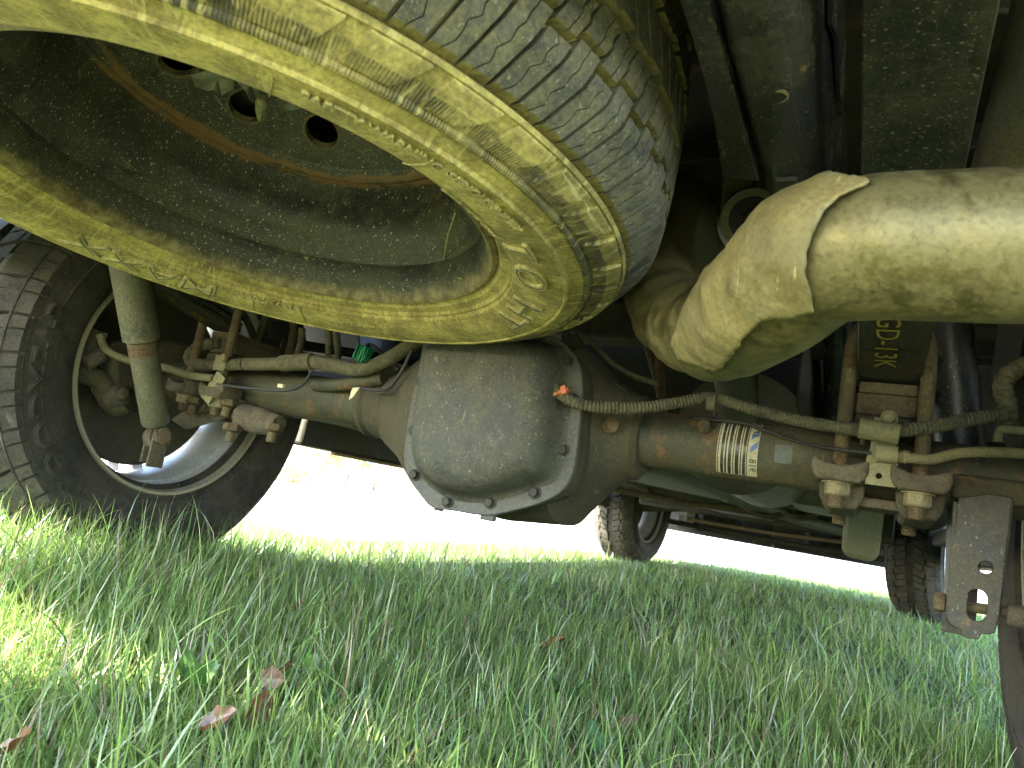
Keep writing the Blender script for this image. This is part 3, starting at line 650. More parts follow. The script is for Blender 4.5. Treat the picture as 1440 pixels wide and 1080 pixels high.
wrap(tube_r(xL, xR, .985), tube_r(xL, xR, 1.0), -.98, 1.13, .0434, M['ink'], LB, 'label_border')
for a0 in (-.15, .28):
    g = G(); xs0, xs1 = tube_r(xL, xR, .80), tube_r(xL, xR, .96)
    g.rings([[(xs0, -.0435 * math.cos(a), .40 + .0435 * math.sin(a)) for a in (a0, a0 + .1, a0 + .2)], [(xs1, -.0435 * math.cos(a + .2), .40 + .0435 * math.sin(a + .2)) for a in (a0, a0 + .1, a0 + .2)]], close=False, caps=(False, False)); g.build('label_flash', M['blueink'], LB)
def tube_text(s, size, xc, a_c, parent):
    me = text_mesh(s, size, .0001, 0.0, 'CENTER')
    # letters run round the tube
    link('label_text', xform(me, lambda x, y, z: (xc + y, -.0437 * math.cos(a_c + x / .0437), .40 + .0437 * math.sin(a_c + x / .0437))), M['ink'], parent, smooth=False)
tube_text('SP706', .013, tube_r(xL, xR, .80), .75, LB); tube_text('918', .013, tube_r(xL, xR, .80), -.55, LB)
wrap(at(1088, 650, Y=-.04).x, at(1113, 650, Y=-.04).x, -.35, .25, .0428, dusty('faded_blue_sticker', (.09, .12, .12), (.14, .14, .1), .5, .6), AX, 'faded_sticker')
g = G(); c = at(990, 600, Y=-.045); g.lathe([(0, .006), (.008, .006), (.010, .002), (.010, -.004)], c, (0, -.9, .4), 16); g.build('vent_boss', M['axle'], AX)

# ------------------------------------------------------------------ springs, u-bolts and their pads (both sides)
def spring(side, word):
    xc = .587 * side
    SP = empty('leaf_spring', parent=TRUCK)
    low = [(-.055, .503), (-.2, .528), (-.35, .560), (-.5, .594), (-.65, .619), (-.85, .640), (-1.1, .672)]
    fwd = [(.055, .503), (.3, .54), (.6, .58), (1.0, .56)]
    def leaf(path, w0_, w1_, th, dz):
        P = smooth_path([(0, y, z) for y, z in path], 4); g = G(); n = len(P)
        g.rings([[(xc - (w0_ + (w1_ - w0_) * i / n) / 2, p.y, p.z + dz), (xc + (w0_ + (w1_ - w0_) * i / n) / 2, p.y, p.z + dz), (xc + (w0_ + (w1_ - w0_) * i / n) / 2, p.y, p.z + dz + th), (xc - (w0_ + (w1_ - w0_) * i / n) / 2, p.y, p.z + dz + th)] for i, p in enumerate(P)])
        return g.build('leaf', M['leaf'], SP, bevel=.0012)
    leaf(low, .072, .076, .010, 0); leaf([(y, z + .0115) for y, z in low[:5]], .074, .074, .009, 0); leaf([(y, z + .022) for y, z in low], .076, .076, .009, .002)
    leaf(fwd, .074, .074, .012, 0); leaf([(y, z + .013) for y, z in fwd], .076, .076, .01, 0)
    g = G(); g.box((xc, 0, .494), (.066, .125, .014)); g.build('spacer_plate', M['rust'], SP, bevel=.0015)
    g = G(); g.box((xc, 0, .474), (.070, .116, .028)); g.build('spacer_block', M['rust'], SP, bevel=.003)
    g = G(); g.rings([[(xc - .038, y, .435), (xc + .038, y, .435), (xc + .034, y, .459), (xc - .034, y, .459)] for y in (-.062, .062)]); g.build('spring_seat', M['housing'], SP, bevel=.004)
    for y, zn in ((-.078, .366), (.078, .352)):
        x0, x1 = xc - .046, xc + .042
        P = smooth_path([(x0, y, zn - .02), (x0, y, .40), (x0, y, .45), (x0, y, .535), (x0 + .004, y, .556), (x0 + .014, y, .570), (xc, y, .574), (x1 - .014, y, .570), (x1 - .004, y, .556), (x1, y, .535), (x1, y, .45), (x1, y, .40), (x1, y, zn - .02)], 4)
        g = G(); g.tube(P, .0088, 14); UB = g.build('u_bolt', M['rust'], SP)
        for x in (x0, x1):
            g = G(); g.tube([(x, y, zn + .002), (x, y, zn - .001)], .0185, 20); g.build('washer', M['bolt'], SP)
            g = G(); g.hexn((x, y, zn), (0, 0, -1), .0158, .016); g.build('nut', M['bolt'], SP, bevel=.0015)
            g = G(); g.tube([(x, y, .412), (x, y, .392)], .0088, 12); P = [(x, y, z) for z in np.arange(.412, .392, -.0011)]; G().tube(P, [.0090 + (.0008 if i % 2 else 0) for i in range(len(P))], 14).build('bolt_thread', M['rust'], SP, ang=20)
            P = [(x, y, z) for z in np.arange(zn - .014, zn - .030, -.0011)] + [(x, y, zn - .031)]
            G().tube(P, [.0086 + (.0009 if i % 2 else 0) for i in range(len(P) - 1)] + [.007], 14).build('bolt_thread', M['rust'], SP, ang=20)
    for x in (xc - .046, xc + .042):
        # forged saddle: a concave horned block at each end, joined under the tube
        top = [(-.031, .396), (-.025, .3925), (-.014, .388), (.0, .386), (.014, .388), (.026, .3925), (.033, .395)]
        for ya, yb in ((-.104, -.050), (.050, .104)):
            g = G(); ring = top + [(.0335, .380), (.030, .372), (.024, .367), (-.022, .367), (-.028, .372), (-.0315, .382)]
            g.rings([[(x + a_ * q, y, .38 + (b_ - .38) * q) for a_, b_ in ring] for y, q in ((ya, .92), (ya + .004, 1), (yb - .004, 1), (yb, .94))]); g.build('saddle', M['cast'], SP, bevel=.0025)
        g = G(); ring = [(-.027, .375), (.028, .375), (.027, .352), (.020, .338), (-.016, .336), (-.024, .350)]
        g.rings([[(x + a_ + .003, y, b_ + (0 if y < 0 else -.004)) for a_, b_ in ring] for y in (-.056, -.02, .02, .056)]); g.build('saddle_web', M['cast'], SP, bevel=.004)
    g = G(); g.box((xc, 0, .350), (.085, .09, .012)); g.build('saddle_bridge', M['cast'], SP, bevel=.003)
    # stencilled part code on the lowest leaf
    me = text_mesh(word, .030, .0001, .0, 'LEFT')
    co = np.empty(len(me.vertices) * 3); me.vertices.foreach_get('co', co); L = co.reshape(-1, 3)[:, 0].max()
    ys = [a for a, b in low]; zs_ = [b for a, b in low]
    y1, y0 = (-.105, -.30)
    def tf(x, y, z):
        Y = y0 + (y1 - y0) * (x / L); return (xc - .018 + y * 1.15, Y, np.interp(Y, ys[::-1], zs_[::-1]) - .0012)
    bm = bmesh.new(); bm.from_mesh(me); bmesh.ops.subdivide_edges(bm, edges=bm.edges[:], cuts=1); bmesh.ops.triangulate(bm, faces=bm.faces[:]); bm.to_mesh(me); bm.free()
    link('stencil_code', xform(me, tf), M['yellow'], SP, smooth=False)
    return SP
SPR = spring(1, 'L55GD-13K'); SPL = spring(-1, 'L55GD-13K')
# second, wider overload leaf stop at the top of the right spring
bs = at(1290, 250, d=.60); g = G(); g.lathe([(0, .006), (.022, .006), (.027, .003), (.028, -.004), (.024, -.008)], bs + Vector((0, .02, -.004)), (0, .18, -1), 28); g.build('bump_stop', M['black'], TRUCK)
# eye with rubber bushing inboard of the right rail, hung from a cast arm
c = at(1056, 312, d=.98); ax = Vector((-.25, .93, .25)).normalized()
BU = G().lathe([(.030, -.022), (.040, -.022), (.042, -.018), (.042, .018), (.040, .022), (.030, .022)], c, ax, 40, True).build('hanger_eye', M['panel'], TRUCK)
g = G(); g.lathe([(.014, -.020), (.029, -.018), (.031, 0), (.029, .018), (.014, .02)], c, ax, 36, True); g.build('rubber_bushing', M['wire'], BU)
g = G(); g.tube([c - ax * .018, c + ax * .018], .0135, 18); g.hexn(c - ax * .018, -ax, .012, .010); g.build('bushing_bolt', M['cast'], BU, bevel=.001)
g = G(); a_ = at(1010, 300, d=1.0); b_ = at(1040, 180, d=1.02); g.rings([[at(1012, 305, d=1.0), at(1012, 305, d=1.03), at(1060, 275, d=1.03), at(1060, 275, d=1.0)], [at(1022, 190, d=1.0), at(1022, 190, d=1.03), at(1068, 190, d=1.03), at(1068, 190, d=1.0)]]); g.build('hanger_arm', M['panel'], BU, bevel=.004)
g = G(); g.rings([[at(1075, 268, d=.98), at(1075, 268, d=1.02), at(1110, 285, d=1.02), at(1110, 285, d=.98)], [at(1120, 262, d=.97), at(1120, 262, d=1.02), at(1160, 275, d=1.02), at(1160, 275, d=.97)]]); g.build('hanger_arm', M['panel'], BU, bevel=.004)

# ------------------------------------------------------------------ brake line clip bracket on the right tube
bx0, bx1 = at(1222, 660, Y=-.10).x, at(1257, 660, Y=-.10).x; bxc = (bx0 + bx1) / 2
zb, zt = at(1238, 683, Y=-.10).z, at(1240, 590, Y=-.085).z
hole = (0, at(1236, 669, Y=-.10).z)
me = plate_mesh([[(-.016, zb), (.016, zb), (.0175, zb + .03), (.013, zb + .045), (.013, zt), (-.013, zt), (-.014, zb + .045), (-.0175, zb + .03)], ellipse(-.002, hole[1], .0035)], .003, .0006)
CLIP = link('line_bracket', xform(me, lambda a, b, c: (bxc + a, -.096 + c + (.02 if b > zb + .09 else 0) * 0, b)), M['zinc'], TRUCK, ang=50)
c = at(1250, 591, Y=-.085); g = G(); g.tube([(c.x, -.075, c.z), (c.x, -.1, c.z)], .010, 20); g.hexn((c.x, -.1, c.z), (0, -1, 0), .0078, .006); g.build('flange_bolt', M['bolt'], CLIP, bevel=.0008)
c0, c1 = at(1232, 637, Y=-.105), at(1262, 640, Y=-.105); g = G(); g.tube([c0, c1], .0105, 20); g.build('hose_clamp', M['zinc'], CLIP)
g = G(); P = [at(1262 + i * 2.4, 642 + i * .12, Y=-.105) for i in range(8)]; g.tube(P, [.0075, .0065, .008, .0065, .008, .008, .0065, .008], 16); g.build('hose_ferrule', M['bolt'], CLIP)
wire('brake_hose', [at(1279, 644, Y=-.105), at(1310, 646, Y=-.105), at(1350, 637, Y=-.10), at(1400, 636, Y=-.09), at(1445, 638, Y=-.08), at(1520, 640, Y=-.05)], .0062, M['olive_hose'], TRUCK, seg=16)
wire('sensor_wire', [at(975, 588, Y=-.03), at(1040, 594, Y=-.04), at(1075, 605, Y=-.045), at(1125, 622, Y=-.05), at(1180, 632, Y=-.10), at(1225, 637, Y=-.10)], .0022, M['wire'], TRUCK)
HR = corrugated('wiring_harness', [at(737, 474, Y=-.09), at(752, 492, Y=-.12), at(768, 525, Y=-.165), at(790, 556, Y=-.17), at(830, 571, Y=-.16), at(905, 573, Y=-.12), at(960, 565, Y=-.085), at(1000, 559, Y=-.075), at(1050, 573, Y=-.075), at(1115, 590, Y=-.08), at(1180, 601, Y=-.11), at(1235, 606, Y=-.115), at(1300, 602, Y=-.10), at(1360, 590, Y=-.07), at(1412, 582, Y=-.05)], .0068, M['hose'], TRUCK)
for px, py, ang_ in ((1001, 566, 0), (1215, 604, 0)):
    c = at(px, py, Y=-.10 if px > 1100 else -.078); g = G(); g.tube([c + Vector((-.006, 0, 0)), c + Vector((.006, 0, 0))], .0112, 16); g.tube([c, c + Vector((0, .03, -.012))], .004, 8); g.build('harness_clip', M['hose'], HR)
c = at(1236, 607, Y=-.112); g = G(); g.tube([c + Vector((-.022, 0, .002)), c + Vector((.022, 0, -.001))], .0125, 18); g.build('harness_sleeve', M['olive_hose'], HR, bevel=.001)
c = at(787, 553, Y=-.172); g = G(); g.box(c, (.030, .012, .005), Matrix.Rotation(-.45, 3, 'Y')); g.box(c + Vector((.008, -.006, .004)), (.008, .006, .012), Matrix.Rotation(-.45, 3, 'Y')); g.build('orange_clip', M['orange'], HR, bevel=.001)
corrugated('wiring_harness', [at(1418, 600, Y=-.03), at(1416, 570, Y=-.03), at(1410, 545, Y=-.03), at(1420, 525, Y=-.03), at(1445, 512, Y=-.03), at(1480, 505, Y=-.03)], .0105, M['hose'], TRUCK, step=.0045, depth=.0015)
g = G(); P = [at(px, py, Y=-.04) for px, py in ((1403, 622), (1405, 608), (1412, 604), (1440, 606), (1470, 608))]
g.tube(smooth_path(P, 4), .0055, 8); g.build('harness_bracket', M['zinc'], TRUCK)

# ------------------------------------------------------------------ left harness, lines and clips
HL = wire('left_harness', [at(345, 512, Y=-.075), at(385, 512, Y=-.075), at(430, 508, Y=-.075), at(470, 514, Y=-.075), at(505, 520, Y=-.08), at(540, 508, Y=-.09), at(575, 487, Y=-.10), at(600, 470, Y=-.10)], .0125, M['hose'], TRUCK, seg=14)
corrugated('left_harness', [at(310, 482, Y=-.06), at(283, 486, Y=-.065), at(267, 498, Y=-.07), at(272, 510, Y=-.075), at(300, 514, Y=-.08), at(345, 512, Y=-.08)], .0105, M['hose'], TRUCK, step=.004)
g = G(); g.tube([at(395, 511, Y=-.077), at(440, 508, Y=-.077)], .0155, 14); g.build('harness_sleeve', M['hose'], HL, bevel=.002)
c0, c1 = at(440, 545, Y=-.08), at(500, 543, Y=-.08); wire('left_brake_line', [at(443, 541, Y=-.05), at(480, 541, Y=-.055), at(540, 532, Y=-.06)], .012, M['axle'], TRUCK, seg=14)
wire('left_sensor_wire', [at(305, 540, Y=-.10), at(350, 546, Y=-.10), at(400, 549, Y=-.10), at(425, 541, Y=-.09), at(440, 520, Y=-.08)], .0028, M['wire'], TRUCK)
g = G(); c = at(396, 543, Y=-.10); g.box(c, (.014, .008, .007)); g.build('wire_tag', M['white'], TRUCK, bevel=.001)
wire('left_sensor_wire', [at(500, 545, Y=-.10), at(540, 548, Y=-.10), at(560, 530, Y=-.11), at(580, 492, Y=-.12)], .003, M['wire'], TRUCK)
g = G(); c = at(501, 549, Y=-.105); g.rings([[c + Vector(p) for p in q] for q in (((-.010, 0, .004), (.006, 0, .006), (.006, .004, .006), (-.010, .004, .004)), ((-.012, 0, -.018), (-.004, 0, -.012), (-.004, .004, -.012), (-.012, .004, -.018)))]); g.build('pale_tag', M['white'], TRUCK, bevel=.001)
gc = at(511, 497, Y=-.10); g = G()
for k in range(7):
    g.box(gc + Vector((-.010 + .0034 * k, random.uniform(-.003, .003), random.uniform(-.003, .003))), (.0022, .016, .026 + random.uniform(-.004, .004)), Matrix.Rotation(random.uniform(-.2, .2), 3, 'X') @ Matrix.Rotation(.25, 3, 'Y'))
g.box(gc + Vector((0, .002, -.002)), (.022, .010, .016), Matrix.Rotation(.25, 3, 'Y')); GC = g.build('green_connector', M['green'], TRUCK, bevel=.001)
wire('connector_lead', [gc, at(520, 485, Y=-.08), at(540, 500, Y=-.08), at(560, 520, Y=-.07)], .004, M['wire'], TRUCK)
LBK = wire('left_brake_hose', [at(140, 470, X=-.74), at(150, 492, X=-.73), at(185, 508, X=-.70), at(235, 518, Y=-.12), at(268, 528, Y=-.11), at(300, 532, Y=-.10)], .0075, M['olive_hose'], TRUCK, seg=14)
g = G(); g.box(at(300, 545, Y=-.10), (.028, .004, .06), Matrix.Rotation(.5, 3, 'Y')); g.box(at(310, 510, Y=-.09), (.03, .004, .03)); g.build('left_line_bracket', M['zinc'], TRUCK, bevel=.001)
c = at(316, 504, Y=-.095); g = G(); g.hexn(c, (0, -1, 0), .009, .008); g.build('bracket_bolt', M['bolt'], TRUCK, bevel=.001)
# axle bracket pads under the left perch
for px, py in ((272, 567), (320, 570), (384, 605), (326, 605)):
    c = at(px, py, Y=-.07); g = G(); g.tube([c + Vector((0, 0, .012)), c, c + Vector((0, 0, -.004))], [.017, .018, .010], 6); g.tube([c, c + Vector((0, 0, -.022))], .0085, 12); g.build('left_clamp_nut', M['rust'], TRUCK, bevel=.001)
g = G(); P = [at(340, 585, Y=-.05), at(365, 592, Y=-.05), at(392, 598, Y=-.05)]; g.tube(P, [.024, .026, .018], 12); g.build('left_clamp_arm', M['cast'], TRUCK)
# cable uprights behind the spare on the left
for a, b in (((470, 455), (474, 520)), ((375, 440), (335, 540)), ((425, 462), (414, 510)), ((458, 452), (462, 500))):
    wire('vertical_line', [at(*a, Y=.02), at((a[0] + b[0]) / 2 + 3, (a[1] + b[1]) / 2, Y=.02), at(*b, Y=.0)], .007, M['hose'], TRUCK)

# ------------------------------------------------------------------ shock absorbers
b0 = at(222, 612, X=-.62); t0 = at(183, 385, X=-.60); dd = (t0 - b0).normalized(); Ls = (t0 - b0).length
SH = empty('shock_absorber', parent=TRUCK)
mid_ = b0 + dd * (Ls * .62)
G().tube([b0 + dd * .02, b0 + dd * .024, b0 + dd * .03, mid_], [.018, .0235, .0245, .0245], 28).build('shock_body', M['shockpaint'], SH)
G().tube([mid_ - dd * .004, mid_ - dd * .002, t0 + dd * .16], [.027, .031, .031], 28).build('shock_dust_tube', M['shockpaint'], SH)
G().tube([mid_ - dd * .03, mid_ - dd * .005], .0251, 28).build('rust_band', M['rust'], SH)
e = b0 + Vector((0, 0, -.004)); G().lathe([(.008, -.018), (.020, -.018), (.022, -.014), (.022, .014), (.020, .018), (.008, .018)], e, (.9, -.35, .1), 24, True).build('shock_eye', M['cast'], SH)
ex = Vector((.9, -.35, .1)).normalized(); g = G(); g.tube([e - ex * .035, e + ex * .035], .0085, 14); g.hexn(e + ex * .022, ex, .016, .012); g.hexn(e - ex * .022, -ex, .014, .012); g.build('mount_bolt', M['rust'], SH, bevel=.001)
g = G(); g.box(e + ex * .02 + Vector((0, 0, -.022)), (.005, .035, .07)); g.box(e - ex * .02 + Vector((0, 0, -.018)), (.005, .035, .06)); g.build('shock_mount', M['cast'], SH, bevel=.002)
g = G(); g.rings([[at(240, 590, Y=-.04), at(240, 590, Y=0), at(262, 605, Y=0), at(262, 605, Y=-.04)], [at(285, 560, Y=-.03), at(285, 560, Y=.02), at(330, 585, Y=.02), at(330, 585, Y=-.03)]]); g.build('mount_arm', M['cast'], SH, bevel=.004)
b1 = at(1352, 640, Y=.15); t1 = at(1326, 400, Y=.12); d1 = (t1 - b1).normalized()
S2 = empty('shock_absorber', parent=TRUCK)
G().tube([b1 - d1 * .05, t1 + d1 * .15], .033, 28).build('shock_body', M['blackgloss'], S2)
G().tube([at(1331.5, 452, Y=.13), at(1333, 470, Y=.13)], .0335, 28).build('shock_label', M['paper'], S2)

# ------------------------------------------------------------------ hanging shock bracket on the right
YB = -.05
def bp(px, py): p = at(px, py, Y=YB); return (p.x, p.z)
OUT = [bp(*q) for q in ((1347, 700), (1343, 740), (1339, 775), (1334, 830), (1331, 868), (1335, 878), (1350, 885), (1354, 895), (1362, 898), (1376, 899), (1380, 891), (1390, 892), (1399, 890), (1406, 860), (1412, 800), (1418, 750), (1424, 700), (1390, 694), (1365, 698))]
h1 = bp(1386, 798); h2 = bp(1374, 851)
SB = link('shock_bracket', xform(plate_mesh([OUT, ellipse(h1[0], h1[1], .0072, .0068), slot(h2[0], h2[1], .0195, .036)], .005, .0012), lambda a, b, c: (a, YB + c, b)), M['bracket'], TRUCK, ang=50)
for (xt, zt_), (xb_, zb_) in ((bp(1344, 705), bp(1333, 872)), (bp(1424, 700), bp(1402, 880))):
    g = G(); g.rings([[(xt - .0025, YB, zt_), (xt + .0025, YB, zt_), (xt + .0025, YB + .085, zt_), (xt - .0025, YB + .085, zt_)], [(xb_ - .0025, YB, zb_), (xb_ + .0025, YB, zb_), (xb_ + .0025, YB + .035, zb_ + .02), (xb_ - .0025, YB + .035, zb_ + .02)]])
    g.build('bracket_flange', M['bracket'], SB, bevel=.0015)
g = G(); c = at(1328, 848, Y=-.03); g.hexn(c, (-1, 0, 0), .012, .011); g.tube([c, c + Vector((.11, 0, .005))], .0065, 12); g.build('bracket_bolt', M['rust'], SB, bevel=.001)
g = G(); c = at(1414, 864, Y=-.03); g.tube([c, c + Vector((.02, 0, 0)), c + Vector((.021, 0, 0)), c + Vector((.05, 0, 0))], [.013, .013, .008, .008], 14); g.build('bracket_bolt', M['cast'], SB, bevel=.001)
g = G(); g.box((h2[0] - .012, YB + .05, h2[1] + .02), (.035, .004, .12)); g.build('bracket_back_plate', M['bracket'], SB, bevel=.001)
g = G(); g.box(((h1[0] + .01), 0, .385), (.10, .10, .03)); g.build('bracket_weld', M['housing'], SB, bevel=.006)

# ------------------------------------------------------------------ exhaust
EXH = empty('exhaust', parent=TRUCK)
cl = [(1035, 620, 1.62, .042), (1036, 545, 1.50, .042), (1012, 460, 1.32, .042), (982, 350, 1.20, .042), (958, 280, 1.10, .042), (938, 300, 1.0, .042), (928, 370, .90, .043), (944, 436, .80, .044), (1005, 466, .68, .0445), (1080, 425, .56, .0450), (1150, 366, .49, .0450), (1225, 349, .462, .0450), (1330, 347, .445, .0450), (1450, 346, .428, .0450), (1800, 340, .41, .0450)]
P, rr = smooth_path([at(a, b, d=c) for a, b, c, d in cl], 10, [d for a, b, c, d in cl])
k0 = 40
G().tube(P[:k0 + 1], rr[:k0 + 1], 40).build('over_axle_pipe', M['pipe2'], EXH)
rr2 = [r + (.0022 * math.sin(i * 1.35) if 64 <= i <= 84 else 0) for i, r in enumerate(rr)]
G().tube(P[k0:], rr2[k0:], 64).build('tailpipe', M['exhaust'], EXH)
# crumpled outer sleeve round the elbow, cut to a ragged edge
poly = [(1234, 252), (1205, 262), (1178, 275), (1160, 293), (1146, 320), (1135, 350), (1132, 380), (1138, 415), (1144, 440), (1118, 448), (1090, 449), (1068, 453), (1056, 462), (1046, 474), (1034, 494), (1020, 512), (1004, 526), (990, 520), (972, 512), (955, 508), (940, 490), (960, 430), (1000, 360), (1040, 300), (1100, 262), (1160, 240)]
def inpoly(x, y, P):
    c = False; j = len(P) - 1
    for i in range(len(P)):
        if (P[i][1] > y) != (P[j][1] > y) and x < (P[j][0] - P[i][0]) * (y - P[i][1]) / (P[j][1] - P[i][1]) + P[i][0]: c = not c
        j = i
    return c
i0, i1 = 76, 112
Ps, rs = [], []
for i in range(i0 * 3, i1 * 3):
    a = i / 3; k = int(a); t = a - k; Ps.append(P[k].lerp(P[k + 1], t)); rs.append(rr[k] * (1 - t) + rr[k + 1] * t)
fr = frames(Ps); SEG = 110; R_ = []
from mathutils import noise as mn
for i, (c, (u, v)) in enumerate(zip(Ps, fr)):
    ring = []
    for j in range(SEG):
        t = 2 * PI * j / SEG; d = u * math.cos(t) + v * math.sin(t); q = c + d * rs[i]
        wv = mn.noise(Vector((q.x * 20, q.y * 46, q.z * 46))) * .0042 + mn.noise(q * 85 + Vector((5, 0, 0))) * .0012
        ring.append(c + d * (rs[i] + .0062 + wv))
    R_.append(ring)
g = G(); g.rings(R_, caps=(False, False))
keep = []
for f in g.f:
    c = sum((Vector(g.v[i]) for i in f), Vector()) / 4; n = (Vector(g.v[f[1]]) - Vector(g.v[f[0]])).cross(Vector(g.v[f[2]]) - Vector(g.v[f[1]]))
    px, py = proj(c); k = min(range(len(Ps)), key=lambda q: (Ps[q] - c).length_squared)
    facing = (c - Ps[k]).dot(CAM - Ps[k]) > -.2 * rs[k] * (CAM - Ps[k]).length
    if (inpoly(px, py, poly) if facing else 1010 < px < 1175 and (c - Ps[k]).z > 0): keep.append(f)
g.f = keep; g.mi = [0] * len(keep)
me = g.mesh('exhaust_sleeve'); bm = bmesh.new(); bm.from_mesh(me); bmesh.ops.delete(bm, geom=[v for v in bm.verts if not v.link_faces], context='VERTS')
for _ in range(2):
    bv = [v for v in bm.verts if v.is_boundary]; npos = {}
    for v in bv:
        nb = [e_.other_vert(v) for e_ in v.link_edges if e_.is_boundary]
        if len(nb) == 2: npos[v] = (v.co * 2 + nb[0].co + nb[1].co) / 4
    for v, q in npos.items(): v.co = q
bm.to_mesh(me); bm.free()
SLV = link('exhaust_sleeve', me, M['sleeve'], EXH, ang=60); sm = SLV.modifiers.new('thick', 'SOLIDIFY'); sm.thickness = .0016; sm.offset = -1
# muffler ahead of the axle
mc = at(1040, 608, Y=.60); g = G()
g.rings([sect(0, 1, 1, 0)] * 0 or [[(mc.x + rx * math.cos(t), mc.y + dy, mc.z + rz * math.sin(t)) for t in [2 * PI * i / 48 for i in range(48)]] for rx, rz, dy in ((.10, .10, .012), (.135, .13, .004), (.143, .138, .0), (.143, .138, .008), (.138, .133, .012), (.138, .133, .55), (.05, .05, .65))])
g.build('muffler', M['pipe2'], EXH, ang=40)

# ------------------------------------------------------------------ things further forward under the truck
g = G(); g.rings([[(-.36, y, .43), (.10, y, .405), (.16, y, .43), (.16, y, .56), (-.36, y, .56)] for y in (.85, 1.9)]); g.build('fuel_tank', M['shield'], TRUCK, bevel=.03)
g = G(); g.rings([[(.36 + s_, y, .40), (.48 - s_ * 0, y, .395), (.50, y, .52), (.30, y, .52)] for y, s_ in ((1.1, 0), (1.6, 0))]); g.build('underbody_tray', M['shield'], TRUCK, bevel=.02)
G().tube([(.02, .28, .43), (.0, 2.2, .50)], .045, 20).build('drive_shaft', M['axle'], TRUCK)
g = G(); c = at(1212, 745, Y=.9); 
g.rings([[(c.x - .040, y, c.z - .05), (c.x - .03, y, c.z - .07), (c.x + .03, y, c.z - .072), (c.x + .042, y, c.z - .05), (c.x + .046, y, c.z + .12), (c.x - .044, y, c.z + .12)] for y in (.9, 1.05)]); g.build('skid_bracket', M['shield'], TRUCK, bevel=.012)
for px, py, Y_, R2_ in ((1080, 690, 2.0, .13), (1125, 705, 1.7, .085), (1045, 700, 2.4, .09)):
    c = at(px, py, Y=Y_); g = G(); g.tube([c + Vector((R2_ * math.cos(t), 0, R2_ * math.sin(t) + .03)) for t in [PI + PI * i / 14 for i in range(15)]], .012, 10); g.build('cable_loop', M['under'], TRUCK)
g = G(); g.box((-.2, 2.3, .46), (.5, .5, .12)); g.box((0, 3.0, .47), (.35, .9, .16)); g.box((.3, 1.9, .47), (.28, .3, .1)); g.build('gearbox', M['under'], TRUCK, bevel=.03)
for x_, y_, z_, w_, d_, h_ in ((-.62, 4.55, .30, .16, .2, .10), (-.35, 4.3, .33, .22, .3, .09), (-.08, 4.5, .29, .12, .2, .12), (.12, 4.2, .33, .2, .4, .08), (.36, 4.5, .30, .14, .2, .11), (.6, 4.4, .31, .16, .25, .1), (.15, 3.2, .40, .5, .10, .05), (-.35, 2.9, .40, .4, .08, .05)):
    g = G(); g.box((x_, y_, z_ + .02), (w_, d_, h_)); g.box((x_ + .02, y_ - d_ * .4, z_ + .05), (w_ * .5, .08, h_)); g.build('skid_rib', M['under'], TRUCK, bevel=.008)
for (xa, ya, za), (xb, yb, zb_), r_, mt in (((-.8, 4.1, .31), (.8, 4.15, .30), .018, 'under'), ((-.5, 3.9, .34), (.5, 3.9, .36), .012, 'copper'), ((.1, 1.7, .42), (.55, 3.4, .40), .025, 'pipe2'), ((-.45, 2.0, .39), (.2, 2.2, .40), .014, 'rust')):
    G().tube([(xa, ya, za), ((xa + xb) / 2, (ya + yb) / 2 + .03, (za + zb_) / 2 - .01), (xb, yb, zb_)], r_, 10).build('steering_rod', M[mt], TRUCK)
g = G(); g.box((.03, 3.55, .43), (1.2, .12, .08)); g.build('front_cross_member', M['under'], TRUCK, bevel=.015)
g = G(); g.box((.03, 2.0, .52), (1.0, .12, .06)); g.build('cross_member', M['under'], TRUCK, bevel=.01)
for s_ in (-1, 1): G().tube(smooth_path([(s_ * .75, 3.6, .36), (s_ * .4, 3.65, .42), (s_ * .2, 3.7, .45)], 4), .03, 12).build('control_arm', M['under'], TRUCK)
for x_, z_, r_ in ((-.30, .405, .009), (-.55, .47, .006), (-.57, .485, .006), (.36, .49, .03)):
    G().tube([(x_, .7, z_), (x_, 1.6, z_ + .01), (x_ + .03, 3.2, z_)], r_, 10).build('fuel_line', M['copper'] if r_ < .01 else M['pipe2'], TRUCK)
g = G(); g.box((-.62, 1.0, .56), (.25, .8, .1)); g.build('underbody_box', M['under'], TRUCK, bevel=.02)
g = G(); me = plate_mesh([[(.3, .53), (1.2, .47), (1.25, .62), (.3, .76)], ellipse(.55, .60, .03)], .004, .001)
link('frame_gusset', xz(me, .445), M['under'], TRUCK, smooth=False)
wire('vent_hose', [at(805, 465, Y=0), at(830, 480, Y=0), at(860, 510, Y=0), at(890, 528, Y=0), at(925, 540, Y=0)], .0045, M['hose'], TRUCK)
for a, b, r_ in (((905, 470), (940, 600), .006), ((925, 480), (930, 560), .01)):
    G().tube([at(*a, Y=.3), at(*b, Y=.3)], r_, 10).build('vertical_line', M['rust'], TRUCK)

